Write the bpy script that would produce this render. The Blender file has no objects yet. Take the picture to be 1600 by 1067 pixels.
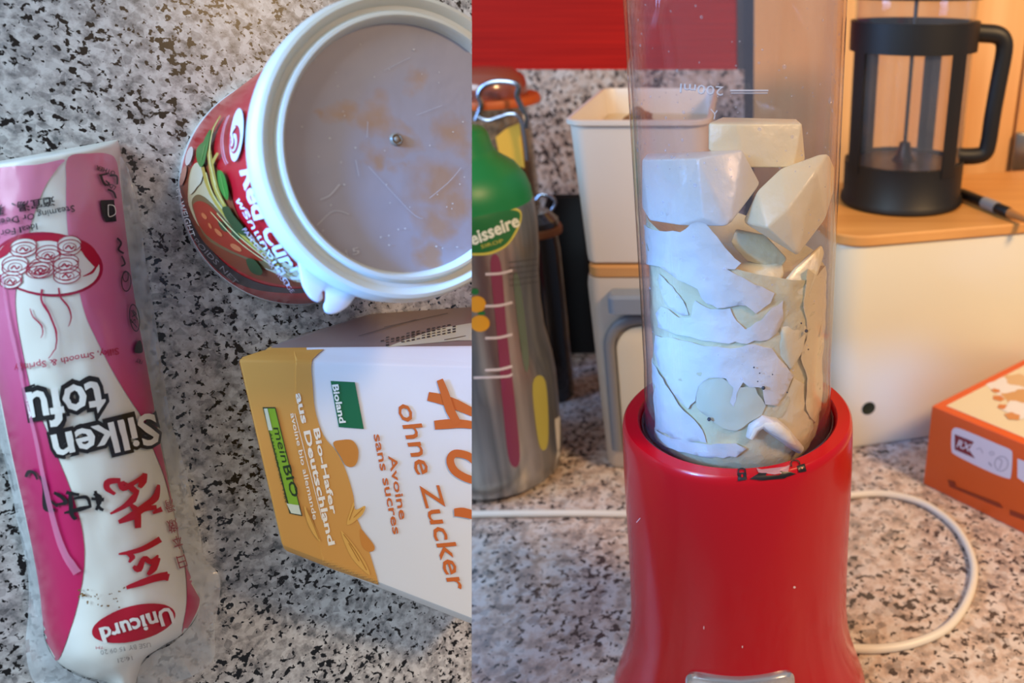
import bpy, bmesh, math, random
from mathutils import Vector, Matrix, noise
from mathutils.bvhtree import BVHTree
from mathutils.geometry import delaunay_2d_cdt

random.seed(7)
SC = bpy.context.scene
COL = SC.collection

# ------------------------------------------------------------------ camera
F = 1250.0; CX = 1168.0; CY = 533.5; H = 0.348; PITCH = math.radians(25.1)
cs, sn = math.cos(PITCH), math.sin(PITCH)
CAM = Vector((0, 0, H))
RT = Vector((1, 0, 0)); UP = Vector((0, sn, cs)); BK = Vector((0, -cs, sn))
cam_d = bpy.data.cameras.new('camera'); cam = bpy.data.objects.new('camera', cam_d); COL.objects.link(cam)
cam_d.sensor_width = 36; cam_d.lens = 36 * F / 1600
cam_d.shift_x = -(CX - 800) / 1600
cam_d.clip_start = 0.01
cam.matrix_world = Matrix(((1, 0, 0, 0), (0, sn, -cs, 0), (0, cs, sn, H), (0, 0, 0, 1)))
cam_d.dof.use_dof = True; cam_d.dof.focus_distance = 0.295; cam_d.dof.aperture_fstop = 11.5
SC.camera = cam
# ------------------------------------------------------------------ world, lights, exposure
w = bpy.data.worlds.new('world'); SC.world = w; w.use_nodes = True
w.node_tree.nodes['Background'].inputs[0].default_value = (0.85, 0.89, 1.0, 1)
w.node_tree.nodes['Background'].inputs[1].default_value = 0.32
def aim(o, t): o.rotation_euler = (Vector(t) - o.location).to_track_quat('-Z', 'Y').to_euler()
def area(name, loc, tgt, size, power, color, sy=None):
    l = bpy.data.lights.new(name, 'AREA'); l.size = size; l.energy = power; l.color = color
    if sy: l.shape = 'RECTANGLE'; l.size_y = sy
    o = bpy.data.objects.new(name, l); COL.objects.link(o); o.location = loc; aim(o, tgt); return o
area('window_light', (-0.50, -0.30, 0.85), (-0.12, 0.28, 0.2), 0.5, 8.4, (0.60, 0.82, 1.0))
area('side_window_light', (-0.62, 0.30, 0.42), (0.0, 0.31, 0.22), 0.28, 3.0, (0.25, 0.50, 1.0))  # added blue area light to cool the bottle's left side
bs_ = bpy.data.lights.new('sky_patch_light', 'SPOT'); bs_.energy = 85; bs_.color = (0.08, 0.36, 1.0); bs_.spot_size = math.radians(13); bs_.spot_blend = 1.0; bs_.shadow_soft_size = 0.05
bo_ = bpy.data.objects.new('sky_patch_light', bs_); COL.objects.link(bo_); bo_.location = (-0.36, -0.10, 0.45); aim(bo_, (-0.052, 0.28, 0.222))  # added narrow blue spot, tints the left of the tofu
sp = bpy.data.lights.new('ceiling_spot', 'SPOT'); sp.energy = 46; sp.color = (1.0, 0.63, 0.30)
sp.spot_size = math.radians(78); sp.spot_blend = 0.8; sp.shadow_soft_size = 0.10
so = bpy.data.objects.new('ceiling_spot', sp); COL.objects.link(so); so.location = (0.62, -0.02, 0.85); aim(so, (0.33, 0.56, 0.10))
SC.view_settings.view_transform = 'Standard'; SC.view_settings.look = 'None'
SC.view_settings.gamma = 1; SC.view_settings.exposure = 0.0; SC.view_settings.use_curve_mapping = False
SC.cycles.transparent_max_bounces = 32; SC.cycles.max_bounces = 10

# ------------------------------------------------------------------ pixel geometry
def cray(u, v): return RT * ((u - CX) / F) + UP * ((CY - v) / F) - BK
def P(u, v, z): return CAM + cray(u, v) * z
def G(u, v, zw=0.0):
    d = cray(u, v); return CAM + d * ((zw - H) / d.z)
def WY(u, v, Y):
    d = cray(u, v); return CAM + d * (Y / d.y)
def AX(Y, v):
    d = cray(CX, v); return H + d.z / d.y * Y
def RAD(Y, zw, half): return half / F * (Y * cs + (H - zw) * sn) * 0.99
def hitplane(u, v, p0, n):
    d = cray(u, v); return CAM + d * ((p0 - CAM).dot(n) / d.dot(n))
# left tableau: a slab facing the camera obliquely
def c2w(x, y, z): return RT * x + UP * y + BK * z
NS = c2w(0.966, -0.026, 1.0).normalized()
SC_ = 0.23 / 0.27
CUPC = CAM + c2w(-0.11435542, 0.06744314, -0.27) * SC_ + c2w(9, -9, 0) / F * 0.23
CUPH = 0.12632867 * SC_
SP0 = CUPC - NS * CUPH
def L(u, v, h=0.0): return hitplane(u, v, SP0 + NS * h, NS)
SEAM = 737.0
SEAMN = UP.cross(cray(SEAM, 533)).normalized()
if SEAMN.dot(cray(900, 533)) < 0: SEAMN = -SEAMN
def clip(bm, fill=True):
    g = bm.verts[:] + bm.edges[:] + bm.faces[:]
    r = bmesh.ops.bisect_plane(bm, geom=g, dist=1e-7, plane_co=CAM, plane_no=SEAMN, clear_outer=True)
    if fill:
        e = [x for x in r['geom_cut'] if isinstance(x, bmesh.types.BMEdge)]
        if e: bmesh.ops.holes_fill(bm, edges=e, sides=0)
    return bm

# ------------------------------------------------------------------ materials
def lin(c):
    if isinstance(c, str):
        c = [int(c[i:i + 2], 16) / 255 for i in (1, 3, 5)]
        c = [x / 12.92 if x <= .04045 else ((x + .055) / 1.055) ** 2.4 for x in c]
    return (*c[:3], 1)
MATS = {}
def pm(name, color, rough=.45, metal=0, spec=.5, coat=0, sss=0, bump=0, bscale=60, var=0, vscale=30, alpha=1, aniso=0):
    if name in MATS: return MATS[name]
    m = bpy.data.materials.new(name); m.use_nodes = True; nt = m.node_tree; b = nt.nodes['Principled BSDF']
    b.inputs['Base Color'].default_value = lin(color); b.inputs['Roughness'].default_value = rough
    b.inputs['Metallic'].default_value = metal; b.inputs['Specular IOR Level'].default_value = spec
    b.inputs['Coat Weight'].default_value = coat; b.inputs['Alpha'].default_value = alpha
    if sss:
        b.inputs['Subsurface Weight'].default_value = sss
        b.inputs['Subsurface Radius'].default_value = (1, .9, .7); b.inputs['Subsurface Scale'].default_value = .004
    tc = nt.nodes.new('ShaderNodeTexCoord')
    if bump:
        n = nt.nodes.new('ShaderNodeTexNoise'); n.inputs['Scale'].default_value = bscale; n.inputs['Detail'].default_value = 4
        bp = nt.nodes.new('ShaderNodeBump'); bp.inputs['Strength'].default_value = bump; bp.inputs['Distance'].default_value = .002
        nt.links.new(tc.outputs['Object'], n.inputs['Vector']); nt.links.new(n.outputs['Fac'], bp.inputs['Height'])
        nt.links.new(bp.outputs['Normal'], b.inputs['Normal'])
    if var:
        n = nt.nodes.new('ShaderNodeTexNoise'); n.inputs['Scale'].default_value = vscale; n.inputs['Detail'].default_value = 5
        mx = nt.nodes.new('ShaderNodeMix'); mx.data_type = 'RGBA'
        c = lin(color); mx.inputs['A'].default_value = tuple(x * (1 - var) for x in c[:3]) + (1,)
        mx.inputs['B'].default_value = tuple(min(1, x * (1 + var)) for x in c[:3]) + (1,)
        nt.links.new(tc.outputs['Object'], n.inputs['Vector']); nt.links.new(n.outputs['Fac'], mx.inputs['Factor'])
        nt.links.new(mx.outputs['Result'], b.inputs['Base Color'])
    MATS[name] = m; return m
def ink(c, rough=.45):
    return pm('ink_' + c.strip('#') + str(rough), c, rough)
def ramp(nt, stops, interp='LINEAR'):
    r = nt.nodes.new('ShaderNodeValToRGB'); cr = r.color_ramp; cr.interpolation = interp
    while len(cr.elements) < len(stops): cr.elements.new(1)
    for e, (p, c) in zip(cr.elements, stops): e.position = p; e.color = lin(c)
    return r
def granite(name, light, mid, dark, warm, sc=1.0, rough=.25):
    m = bpy.data.materials.new(name); m.use_nodes = True; nt = m.node_tree; b = nt.nodes['Principled BSDF']
    N = nt.nodes.new; K = nt.links.new
    tc = N('ShaderNodeTexCoord'); o = tc.outputs['Object']
    def noi(s, d=3, r=.6, dist=0):
        n = N('ShaderNodeTexNoise'); n.inputs['Scale'].default_value = s * sc; n.inputs['Detail'].default_value = d
        n.inputs['Roughness'].default_value = r; n.inputs['Distortion'].default_value = dist; K(o, n.inputs['Vector']); return n
    base = noi(170, 4, .65); r1 = ramp(nt, [(.30, mid), (.46, warm), (.58, light), (1, light)]); K(base.outputs['Fac'], r1.inputs['Fac'])
    vo = N('ShaderNodeTexVoronoi'); vo.inputs['Scale'].default_value = 300 * sc; K(o, vo.inputs['Vector'])
    sep = N('ShaderNodeSeparateColor'); K(vo.outputs['Color'], sep.inputs[0])
    r2 = ramp(nt, [(0, (.45, .45, .46)), (.25, (.8, .8, .8)), (.6, (1, 1, 1)), (1, (1.0, 1.0, 1.0))]); K(sep.outputs[0], r2.inputs['Fac'])
    mul = N('ShaderNodeMix'); mul.data_type = 'RGBA'; mul.blend_type = 'MULTIPLY'; mul.inputs['Factor'].default_value = .8
    K(r1.outputs['Color'], mul.inputs['A']); K(r2.outputs['Color'], mul.inputs['B'])
    big = noi(60, 2, .5); sm = noi(330, 2.5, .55, .3)
    add = N('ShaderNodeMath'); add.operation = 'MULTIPLY_ADD'; K(big.outputs['Fac'], add.inputs[0]); add.inputs[1].default_value = .35; K(sm.outputs['Fac'], add.inputs[2])
    r3 = ramp(nt, [(.0, (0, 0, 0)), (.742, (0, 0, 0)), (.785, (1, 1, 1)), (1, (1, 1, 1))]); K(add.outputs[0], r3.inputs['Fac'])
    mx = N('ShaderNodeMix'); mx.data_type = 'RGBA'; K(r3.outputs['Color'], mx.inputs['Factor']); K(mul.outputs['Result'], mx.inputs['A']); mx.inputs['B'].default_value = lin(dark)
    K(mx.outputs['Result'], b.inputs['Base Color']); b.inputs['Roughness'].default_value = rough
    MATS[name] = m; return m
def wood(name, a, b_, axis=0, scale=1.0, rough=.45):
    m = bpy.data.materials.new(name); m.use_nodes = True; nt = m.node_tree; b = nt.nodes['Principled BSDF']
    N = nt.nodes.new; K = nt.links.new
    tc = N('ShaderNodeTexCoord'); mp = N('ShaderNodeMapping'); K(tc.outputs['Object'], mp.inputs['Vector'])
    s = [70 * scale] * 3; s[axis] = 5 * scale; mp.inputs['Scale'].default_value = s
    n = N('ShaderNodeTexNoise'); n.inputs['Scale'].default_value = 1; n.inputs['Detail'].default_value = 6; K(mp.outputs[0], n.inputs['Vector'])
    r = ramp(nt, [(.3, a), (.7, b_)]); K(n.outputs['Fac'], r.inputs['Fac']); K(r.outputs['Color'], b.inputs['Base Color'])
    b.inputs['Roughness'].default_value = rough; MATS[name] = m; return m
def clear(name, tint=(1, 1, 1), gloss_rough=.02, ior=1.45, haze=0.0, hazecol=(.9, .93, 1), bump=0, bscale=300):
    m = bpy.data.materials.new(name); m.use_nodes = True; nt = m.node_tree; nt.nodes.clear()
    N = nt.nodes.new; K = nt.links.new
    out = N('ShaderNodeOutputMaterial'); t = N('ShaderNodeBsdfTransparent'); t.inputs[0].default_value = (*tint, 1)
    g = N('ShaderNodeBsdfGlossy'); g.inputs['Roughness'].default_value = gloss_rough
    fr = N('ShaderNodeFresnel'); ge = N('ShaderNodeNewGeometry'); mi = N('ShaderNodeMix'); mi.inputs['A'].default_value = ior; mi.inputs['B'].default_value = 1 / ior
    K(ge.outputs['Backfacing'], mi.inputs['Factor']); K(mi.outputs['Result'], fr.inputs['IOR'])   # a thin sheet reflects alike from both sides
    mx = N('ShaderNodeMixShader'); K(fr.outputs[0], mx.inputs[0]); last = t
    if haze:
        d = N('ShaderNodeBsdfDiffuse'); d.inputs[0].default_value = (*hazecol, 1)
        m2 = N('ShaderNodeMixShader'); m2.inputs[0].default_value = haze
        K(t.outputs[0], m2.inputs[1]); K(d.outputs[0], m2.inputs[2]); last = m2
    K(last.outputs[0], mx.inputs[1]); K(g.outputs[0], mx.inputs[2]); K(mx.outputs[0], out.inputs[0])
    if bump:
        tc = N('ShaderNodeTexCoord'); n = N('ShaderNodeTexNoise'); n.inputs['Scale'].default_value = bscale
        bp = N('ShaderNodeBump'); bp.inputs['Strength'].default_value = bump; bp.inputs['Distance'].default_value = .001
        K(tc.outputs['Object'], n.inputs['Vector']); K(n.outputs['Fac'], bp.inputs['Height']); K(bp.outputs[0], g.inputs['Normal']); K(bp.outputs[0], fr.inputs['Normal'])
    MATS[name] = m; return m

# ------------------------------------------------------------------ objects
def thing(name, label, cat, loc, group=None):
    o = bpy.data.objects.new(name, None); COL.objects.link(o); o.location = loc
    o.empty_display_size = .01
    o['label'] = label; o['category'] = cat
    if group: o['group'] = group
    return o
def root_of(o):
    while o.parent: o = o.parent
    return o
def part(name, bm, mat, parent=None, smooth=True, label=None, kind=None, angle=40):
    bmesh.ops.recalc_face_normals(bm, faces=bm.faces[:])
    me = bpy.data.meshes.new(name)
    if parent: off = root_of(parent).location.copy()
    else:
        xs = [v.co for v in bm.verts]
        off = Vector(((min(c.x for c in xs) + max(c.x for c in xs)) / 2, (min(c.y for c in xs) + max(c.y for c in xs)) / 2, min(c.z for c in xs)))
    for v in bm.verts: v.co -= off
    bm.to_mesh(me); bm.free()
    o = bpy.data.objects.new(name, me); COL.objects.link(o)
    if parent: o.parent = parent
    else: o.location = off
    for m in (mat if isinstance(mat, list) else [mat]): me.materials.append(m)
    if smooth:
        for p in me.polygons: p.use_smooth = True
        me.set_sharp_from_angle(angle=math.radians(angle))
    if label: o['label'] = label
    if kind: o['kind'] = kind
    return o
def tag(o, label, cat, group=None):
    o['label'] = label; o['category'] = cat
    if group: o['group'] = group
    return o
def bvh(bm):
    bmesh.ops.recalc_face_normals(bm, faces=bm.faces[:]); bm.normal_update(); return BVHTree.FromBMesh(bm)

def quadbox(c8, bevel=0, seg=2):
    """c8: bottom 4 then top 4 corners, same winding"""
    bm = bmesh.new(); v = [bm.verts.new(c) for c in c8]
    for f in ((3, 2, 1, 0), (4, 5, 6, 7), (0, 1, 5, 4), (1, 2, 6, 5), (2, 3, 7, 6), (3, 0, 4, 7)): bm.faces.new([v[i] for i in f])
    if bevel: bmesh.ops.bevel(bm, geom=bm.edges[:], offset=bevel, segments=seg, affect='EDGES', profile=.5)
    return bm
def box(x0, x1, y0, y1, z0, z1, bevel=0, seg=2):
    return quadbox([Vector(c) for c in ((x0, y0, z0), (x1, y0, z0), (x1, y1, z0), (x0, y1, z0), (x0, y0, z1), (x1, y0, z1), (x1, y1, z1), (x0, y1, z1))], bevel, seg)
def frame_from(n):
    a = n.orthogonal().normalized(); return a, n.cross(a).normalized()
def lathe(prof, c, n=Vector((0, 0, 1)), seg=96, e1=None, e2=None, close=False, bm=None):
    bm = bm or bmesh.new()
    if e1 is None: e1, e2 = frame_from(n) if abs(n.z) < .99 else (Vector((1, 0, 0)), Vector((0, 1, 0)))
    rings = []
    for r, h in prof:
        if r < 1e-6: rings.append([bm.verts.new(c + n * h)]); continue
        rings.append([bm.verts.new(c + n * h + e1 * (r * math.cos(t)) + e2 * (r * math.sin(t))) for t in [2 * math.pi * k / seg for k in range(seg)]])
    pairs = list(zip(rings[:-1], rings[1:]))
    if close: pairs.append((rings[-1], rings[0]))
    for a, b in pairs:
        if len(a) == 1 and len(b) == 1: continue
        for k in range(seg):
            k2 = (k + 1) % seg
            if len(a) == 1: bm.faces.new((a[0], b[k], b[k2]))
            elif len(b) == 1: bm.faces.new((a[k], b[0], a[k2]))
            else: bm.faces.new((a[k], b[k], b[k2], a[k2]))
    return bm
def catmull(pts, n=6, closed=False):
    pts = [Vector(p) for p in pts]; out = []; N = len(pts)
    rng = range(N if closed else N - 1)
    for i in rng:
        if closed: p0, p1, p2, p3 = pts[i - 1], pts[i], pts[(i + 1) % N], pts[(i + 2) % N]
        else: p0, p1, p2, p3 = pts[max(i - 1, 0)], pts[i], pts[i + 1], pts[min(i + 2, N - 1)]
        for k in range(n):
            t = k / n
            out.append(.5 * ((2 * p1) + (p2 - p0) * t + (2 * p0 - 5 * p1 + 4 * p2 - p3) * t * t + (3 * p1 - p0 - 3 * p2 + p3) * t ** 3))
    if not closed: out.append(pts[-1])
    return out
def tube(path, r, seg=10, cap=True, flat=None, closed=False, bm=None):
    """sweep; r radius or function of t; flat=(normal, aspect) flattens the section"""
    bm = bm or bmesh.new(); path = [Vector(p) for p in path]; N = len(path); rings = []; prev = None
    for i, p in enumerate(path):
        if closed: d = (path[(i + 1) % N] - path[i - 1]).normalized()
        else: d = (path[min(i + 1, N - 1)] - path[max(i - 1, 0)]).normalized()
        if flat: b = flat[0] - d * flat[0].dot(d); b.normalize(); a = d.cross(b)
        else:
            if prev is None: a = d.orthogonal().normalized()
            else: a = (prev - d * prev.dot(d)).normalized()
            b = d.cross(a); prev = a
        rr = r(i / (N - 1)) if callable(r) else r
        asp = flat[1] if flat else 1
        rings.append([bm.verts.new(p + a * (rr * math.cos(2 * math.pi * k / seg)) + b * (rr * asp * math.sin(2 * math.pi * k / seg))) for k in range(seg)])
    pr = list(zip(rings[:-1], rings[1:])) + ([(rings[-1], rings[0])] if closed else [])
    for A, B in pr:
        for k in range(seg): bm.faces.new((A[k], A[(k + 1) % seg], B[(k + 1) % seg], B[k]))
    if cap and not closed: bm.faces.new(rings[0][::-1]); bm.faces.new(rings[-1])
    return bm
def extrude_poly(pts3, vec, bevel=0):
    bm = bmesh.new(); vs = [bm.verts.new(p) for p in pts3]; f = bm.faces.new(vs)
    r = bmesh.ops.extrude_face_region(bm, geom=[f]); bmesh.ops.translate(bm, vec=vec, verts=[g for g in r['geom'] if isinstance(g, bmesh.types.BMVert)])
    if bevel: bmesh.ops.bevel(bm, geom=bm.edges[:], offset=bevel, segments=2, affect='EDGES', profile=.5)
    return bm

# ------------------------------------------------------------------ printing on surfaces: 2-D artwork in photo pixels dropped onto a real surface
def V2(p): return Vector((p[0], p[1]))
def poly(pts, smooth=True, grid=None, n=5):
    pts = [V2(p) for p in pts]
    if smooth: pts = catmull(pts, n, True)
    vs = [p.copy() for p in pts]; N = len(vs); edges = [(i, (i + 1) % N) for i in range(N)]
    if grid:
        x0, x1 = min(p.x for p in pts), max(p.x for p in pts); y0, y1 = min(p.y for p in pts), max(p.y for p in pts)
        y = y0 + grid / 2; j = 0
        while y < y1:
            x = x0 + (grid / 2 if j % 2 else grid)
            while x < x1: vs.append(V2((x, y))); x += grid
            y += grid * .87; j += 1
    r = delaunay_2d_cdt(vs, edges, [list(range(N))], 1, 1e-4)
    return ([v.copy() for v in r[0]], [tuple(f) for f in r[2]])
def ellipse(cx, cy, a, b, rot=0, n=40, grid=None, inner=None):
    c, s = math.cos(math.radians(rot)), math.sin(math.radians(rot))
    def pt(k, q): t = 2 * math.pi * k / n; x, y = a * q * math.cos(t), b * q * math.sin(t); return V2((cx + x * c - y * s, cy + x * s + y * c))
    if inner is not None:
        qa = [pt(k, 1) for k in range(n)]
        def pin(k): t = 2 * math.pi * k / n; x, y = (a - inner) * math.cos(t), (b - inner) * math.sin(t); return V2((cx + x * c - y * s, cy + x * s + y * c))
        qb = [pin(k) for k in range(n)]
        return (qa + qb, [(k, (k + 1) % n, n + (k + 1) % n, n + k) for k in range(n)])
    return poly([pt(k, 1) for k in range(n)], False, grid)
def stroke(pts, w, n=5, ends=(1, 1), smooth=True):
    pts = [V2(p) for p in pts]
    if smooth and len(pts) > 2: pts = catmull(pts, n)
    elif len(pts) == 2: pts = [pts[0].lerp(pts[1], k / 8) for k in range(9)]
    N = len(pts); vs = []; ws = w if isinstance(w, (list, tuple)) else None
    for i, p in enumerate(pts):
        d = (pts[min(i + 1, N - 1)] - pts[max(i - 1, 0)]).normalized(); q = Vector((-d.y, d.x)); t = i / (N - 1)
        if ws:
            k = t * (len(ws) - 1); a = int(min(k, len(ws) - 2)); ww = ws[a] + (ws[a + 1] - ws[a]) * (k - a)
        else: ww = w
        vs += [p + q * ww / 2, p - q * ww / 2]
    return (vs, [(2 * i, 2 * i + 1, 2 * i + 3, 2 * i + 2) for i in range(N - 1)])
def text(s, p0, p1, cap, bold=0.0, shear=0.0, maxlen=None, flip=False, res=2, up=None, space=1.0):
    """baseline p0->p1 in pixels, cap height in pixels"""
    cu = bpy.data.curves.new('t', 'FONT'); cu.body = s; cu.size = 1; cu.resolution_u = res; cu.offset = bold; cu.space_character = space
    cu.fill_mode = 'FRONT'
    ob = bpy.data.objects.new('t', cu); COL.objects.link(ob)
    dg = bpy.context.evaluated_depsgraph_get(); me = bpy.data.meshes.new_from_object(ob.evaluated_get(dg))
    bpy.data.objects.remove(ob); bpy.data.curves.remove(cu)
    if not me.vertices: return ([], [])
    xs = [v.co.x for v in me.vertices]; x0, x1 = min(xs), max(xs)
    p0, p1 = V2(p0), V2(p1); d = (p1 - p0); ln = d.length; dn = d / ln
    upv = V2(up).normalized() if up else Vector((dn.y, -dn.x))
    if flip: upv = -upv
    bm = bmesh.new(); bm.from_mesh(me); bpy.data.meshes.remove(me)
    k = cap / 0.73
    for v in bm.verts:
        q = p0 + d * ((v.co.x - x0) / (x1 - x0)) + upv * (v.co.y * k) + dn * (v.co.y * k * shear)
        v.co = Vector((q.x, q.y, 0))
    if maxlen:
        for _ in range(4):
            e = [e for e in bm.edges if e.calc_length() > maxlen]
            if not e: break
            bmesh.ops.subdivide_edges(bm, edges=e, cuts=1); bmesh.ops.triangulate(bm, faces=[f for f in bm.faces if len(f.verts) > 3])
    bm.verts.index_update()
    r = ([V2(v.co) for v in bm.verts], [tuple(v.index for v in f.verts) for f in bm.faces]); bm.free(); return r
def decal(name, items, mat, tree, parent, off=.00015, label=None, clipseam=False, smooth=True):
    bm = bmesh.new()
    for vs, fs in items:
        bv = []
        for p in vs:
            d = cray(p.x, p.y).normalized(); loc, nor, idx, dist = tree.ray_cast(CAM, d)
            if loc is None: bv.append(None); continue
            if nor.dot(d) > 0: nor = -nor
            if nor.dot(d) > -.015: bv.append(None); continue
            bv.append(bm.verts.new(loc + nor * off))
        for f in fs:
            q = [bv[i] for i in f]
            if None in q or len(set(q)) < 3: continue
            try: bm.faces.new(q)
            except ValueError: pass
    if clipseam: clip(bm, False)
    if not bm.faces: bm.free(); return None
    for v in [v for v in bm.verts if not v.link_faces]: bm.verts.remove(v)
    return part(name, bm, mat, parent, smooth=smooth, label=label)

# =================================================================== SETTING
WY0 = 0.80
gr_right = granite('granite_warm', '#cfc3ba', '#8f857f', '#4a403c', '#bfa898', 0.68)
gr_left = granite('granite_grey', '#cfd2d2', '#6c7174', '#0a0b0e', '#b2b2b2', 1.45)
tag(part('kitchen_worktop', box(-.75, 1.1, .10, WY0, -.04, 0, .002), gr_right, smooth=False),
    'speckled granite kitchen worktop under the red blender and the white containers', 'worktop')
zb = AX(WY0, 109)
bs = part('wall_backsplash', box(-.75, WY(1163, 300, WY0).x, WY0, WY0 + .015, 0, zb), gr_right, smooth=False); bs['kind'] = 'structure'
def redwall():
    m = pm('red_panel', '#c21a0c', .6, spec=.15); nt = m.node_tree; b = nt.nodes['Principled BSDF']
    tc = nt.nodes.new('ShaderNodeTexCoord'); mp = nt.nodes.new('ShaderNodeMapping'); mp.inputs['Scale'].default_value = (6, 6, 500)
    n = nt.nodes.new('ShaderNodeTexNoise'); n.inputs['Scale'].default_value = 1; n.inputs['Detail'].default_value = 3
    r = ramp(nt, [(.3, '#9c1006'), (.7, '#bb1a0a')])
    nt.links.new(tc.outputs['Object'], mp.inputs[0]); nt.links.new(mp.outputs[0], n.inputs['Vector']); nt.links.new(n.outputs['Fac'], r.inputs[0]); nt.links.new(r.outputs[0], b.inputs['Base Color'])
    return m
o = part('wall_back', box(-.75, WY(1152, 50, WY0).x, WY0 + .003, WY0 + .02, zb, .75), redwall(), smooth=False); o['kind'] = 'structure'
xs0 = WY(1152, 50, WY0).x; xs1 = WY(1178, 50, .787).x
o = part('trim_1', box(xs0, xs1 + .002, WY0 + .001, WY0 + .016, 0, .75), pm('strip_grey', '#4a4c52', .4, .3), smooth=False); o['kind'] = 'structure'
wd = wood('pale_wood', '#d9974f', '#efb877', 2, .5)
cab = thing('wooden_cabinet', 'pale orange wooden cabinet front behind the black French press', 'cabinet', (xs1 + .3, .787, 0))
xd = WY(1592, 150, .787).x
part('side_panel', box(xs1, xd - .001, .787, WY0 + .02, 0, .75, .0008), wd, cab, smooth=False)
dr = part('door', box(xd + .001, xd + .45, .785, WY0 + .02, 0, .75, .001), wd, cab, smooth=False)
hz = AX(.78, 237)
part('hinge', box(xd + .0, xd + .016, .778, .7845, hz - .018, hz + .018, .002), pm('hinge_metal', '#8c8f92', .3, .9), dr, label='grey metal hinge plate')

# =================================================================== LEFT TABLEAU
# upright granite slab standing on the worktop, its face towards the camera
def slab():
    a, b = L(-160, 300), L(SEAM, 300)
    ex = (b - a).normalized(); ez = NS.cross(ex).normalized()
    if ez.z < 0: ez = -ez
    bm = bmesh.new()
    top0, top1 = L(-160, -90), L(900, -90); bot0, bot1 = L(-160, 2300), L(900, 2300)
    bk = -NS * .018
    return quadbox([bot0, bot1, bot1 + bk, bot0 + bk, top0, top1, top1 + bk, top0 + bk])
bm = slab(); clip(bm)
r = bmesh.ops.bisect_plane(bm, geom=bm.verts[:] + bm.edges[:] + bm.faces[:], plane_co=(0, 0, 0), plane_no=(0, 0, -1), clear_outer=True)
bmesh.ops.holes_fill(bm, edges=[x for x in r['geom_cut'] if isinstance(x, bmesh.types.BMEdge)], sides=0)
tag(part('granite_slab', bm, gr_left, smooth=False), 'grey speckled granite slab behind the pink tofu pouch, red tub and oat carton', 'granite slab')

# ---- tofu pouch
rows = [((-60, 262), (184, 218)), ((-62, 272), (189, 240)), ((-62, 300), (191, 290)), ((-48, 400), (202, 390)), ((-28, 500), (216, 490)), ((-7, 600), (233, 580)),
        ((14, 700), (250, 680)), ((34, 790), (266, 760)), ((52, 870), (281, 840)), ((62, 925), (298, 900)), ((66, 965), (313, 940)),
        ((72, 1000), (306, 965)), ((90, 1035), (283, 992)), ((130, 1056), (250, 1012)), ((172, 1068), (222, 1035)), ((186, 1095), (208, 1090)), ((184, 1120), (206, 1120))]
LFT = catmull([V2(a) for a, b in rows], 6); RGT = catmull([V2(b) for a, b in rows], 6)
def tofu_body():
    bm = bmesh.new(); N = len(LFT); M = 40; top = []; HM = .030
    for i in range(N):
        t = i / (N - 1); row = []
        e = min(1, (t / .035)) ** .6 if t < .035 else 1
        e2 = 1
        if t > .72: e2 = max(.16, math.cos((t - .72) / .28 * math.pi / 2) ** .7)
        for k in range(M + 1):
            s = -math.cos(math.pi * k / M)
            q = LFT[i].lerp(RGT[i], (s + 1) / 2)
            h = HM * e * e2 * (1 - abs(s) ** 2.6) ** .55
            nn = noise.noise(Vector((q.x * .03, q.y * .02, 1))) * .0006 + noise.noise(Vector((q.x * .09, q.y * .03, 5))) * .0002
            row.append(bm.verts.new(L(q.x, q.y, .0012 + max(0, h) + nn * (1 - abs(s) ** 4))))
        top.append(row)
    for i in range(N - 1):
        for k in range(M): bm.faces.new((top[i][k], top[i + 1][k], top[i + 1][k + 1], top[i][k + 1]))
    c0 = [top[0][k] for k in range(M + 1)]; bm.faces.new(c0); bm.faces.new([top[-1][k] for k in range(M, -1, -1)])
    loop = [top[i][0] for i in range(N)] ; loop2 = [top[i][M] for i in range(N)]
    for i in range(N - 1): bm.faces.new((loop[i], loop2[i], loop2[i + 1], loop[i + 1]))
    return bm
tp = thing('tofu_pouch', 'pink and white plastic pouch of silken tofu lying on the grey granite slab', 'food pouch', L(120, 700, 0))
bm = tofu_body(); T = bvh(bm)
part('pouch_body', bm, pm('pouch_film', '#e6ebe6', .30, coat=.15), tp, angle=80)
# clear film margin
film = clear('clear_film', (.90, .93, .95), .15, 1.45, .42, (.80, .86, .90), .8, 160)
def film_margin(outer, inner, name='film_margin'):
    oo = catmull([V2(p) for p in outer], 5); ii = catmull([V2(p) for p in inner], 5); bm = bmesh.new(); n = min(len(oo), len(ii)); prev = None
    for k in range(n):
        row = []
        for j in range(6):
            q = ii[k].lerp(oo[k], j / 5); h = .0015 + .004 * (1 - j / 5) + .0016 * math.sin(k * .9 + j) * (j / 5) + .0012 * abs(noise.noise(Vector((q.x * .05, q.y * .05, 2))))
            row.append(bm.verts.new(L(q.x, q.y, max(.0006, h))))
        if prev:
            for j in range(5): bm.faces.new((prev[j], row[j], row[j + 1], prev[j + 1]))
        prev = row
    part(name, bm, film, tp, label='clear transparent plastic seam margin')
film_margin([(200, 262), (218, 330), (228, 410), (243, 500), (256, 590), (268, 660), (290, 735), (312, 830), (318, 870), (344, 905), (336, 980), (333, 1030), (300, 1056), (262, 1068), (215, 1075)],
            [(186, 240), (190, 300), (202, 400), (214, 490), (232, 585), (246, 660), (262, 740), (278, 830), (284, 850), (300, 910), (310, 950), (300, 975), (270, 1005), (240, 1020), (215, 1045)])
film_margin([(-30, 560), (-8, 660), (12, 740), (30, 830), (44, 900), (44, 960), (40, 1010), (50, 1060), (80, 1085), (120, 1095)],
            [(-14, 570), (8, 660), (26, 745), (44, 830), (58, 900), (66, 950), (70, 1000), (90, 1035), (120, 1055), (150, 1066)], 'film_margin')
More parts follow.
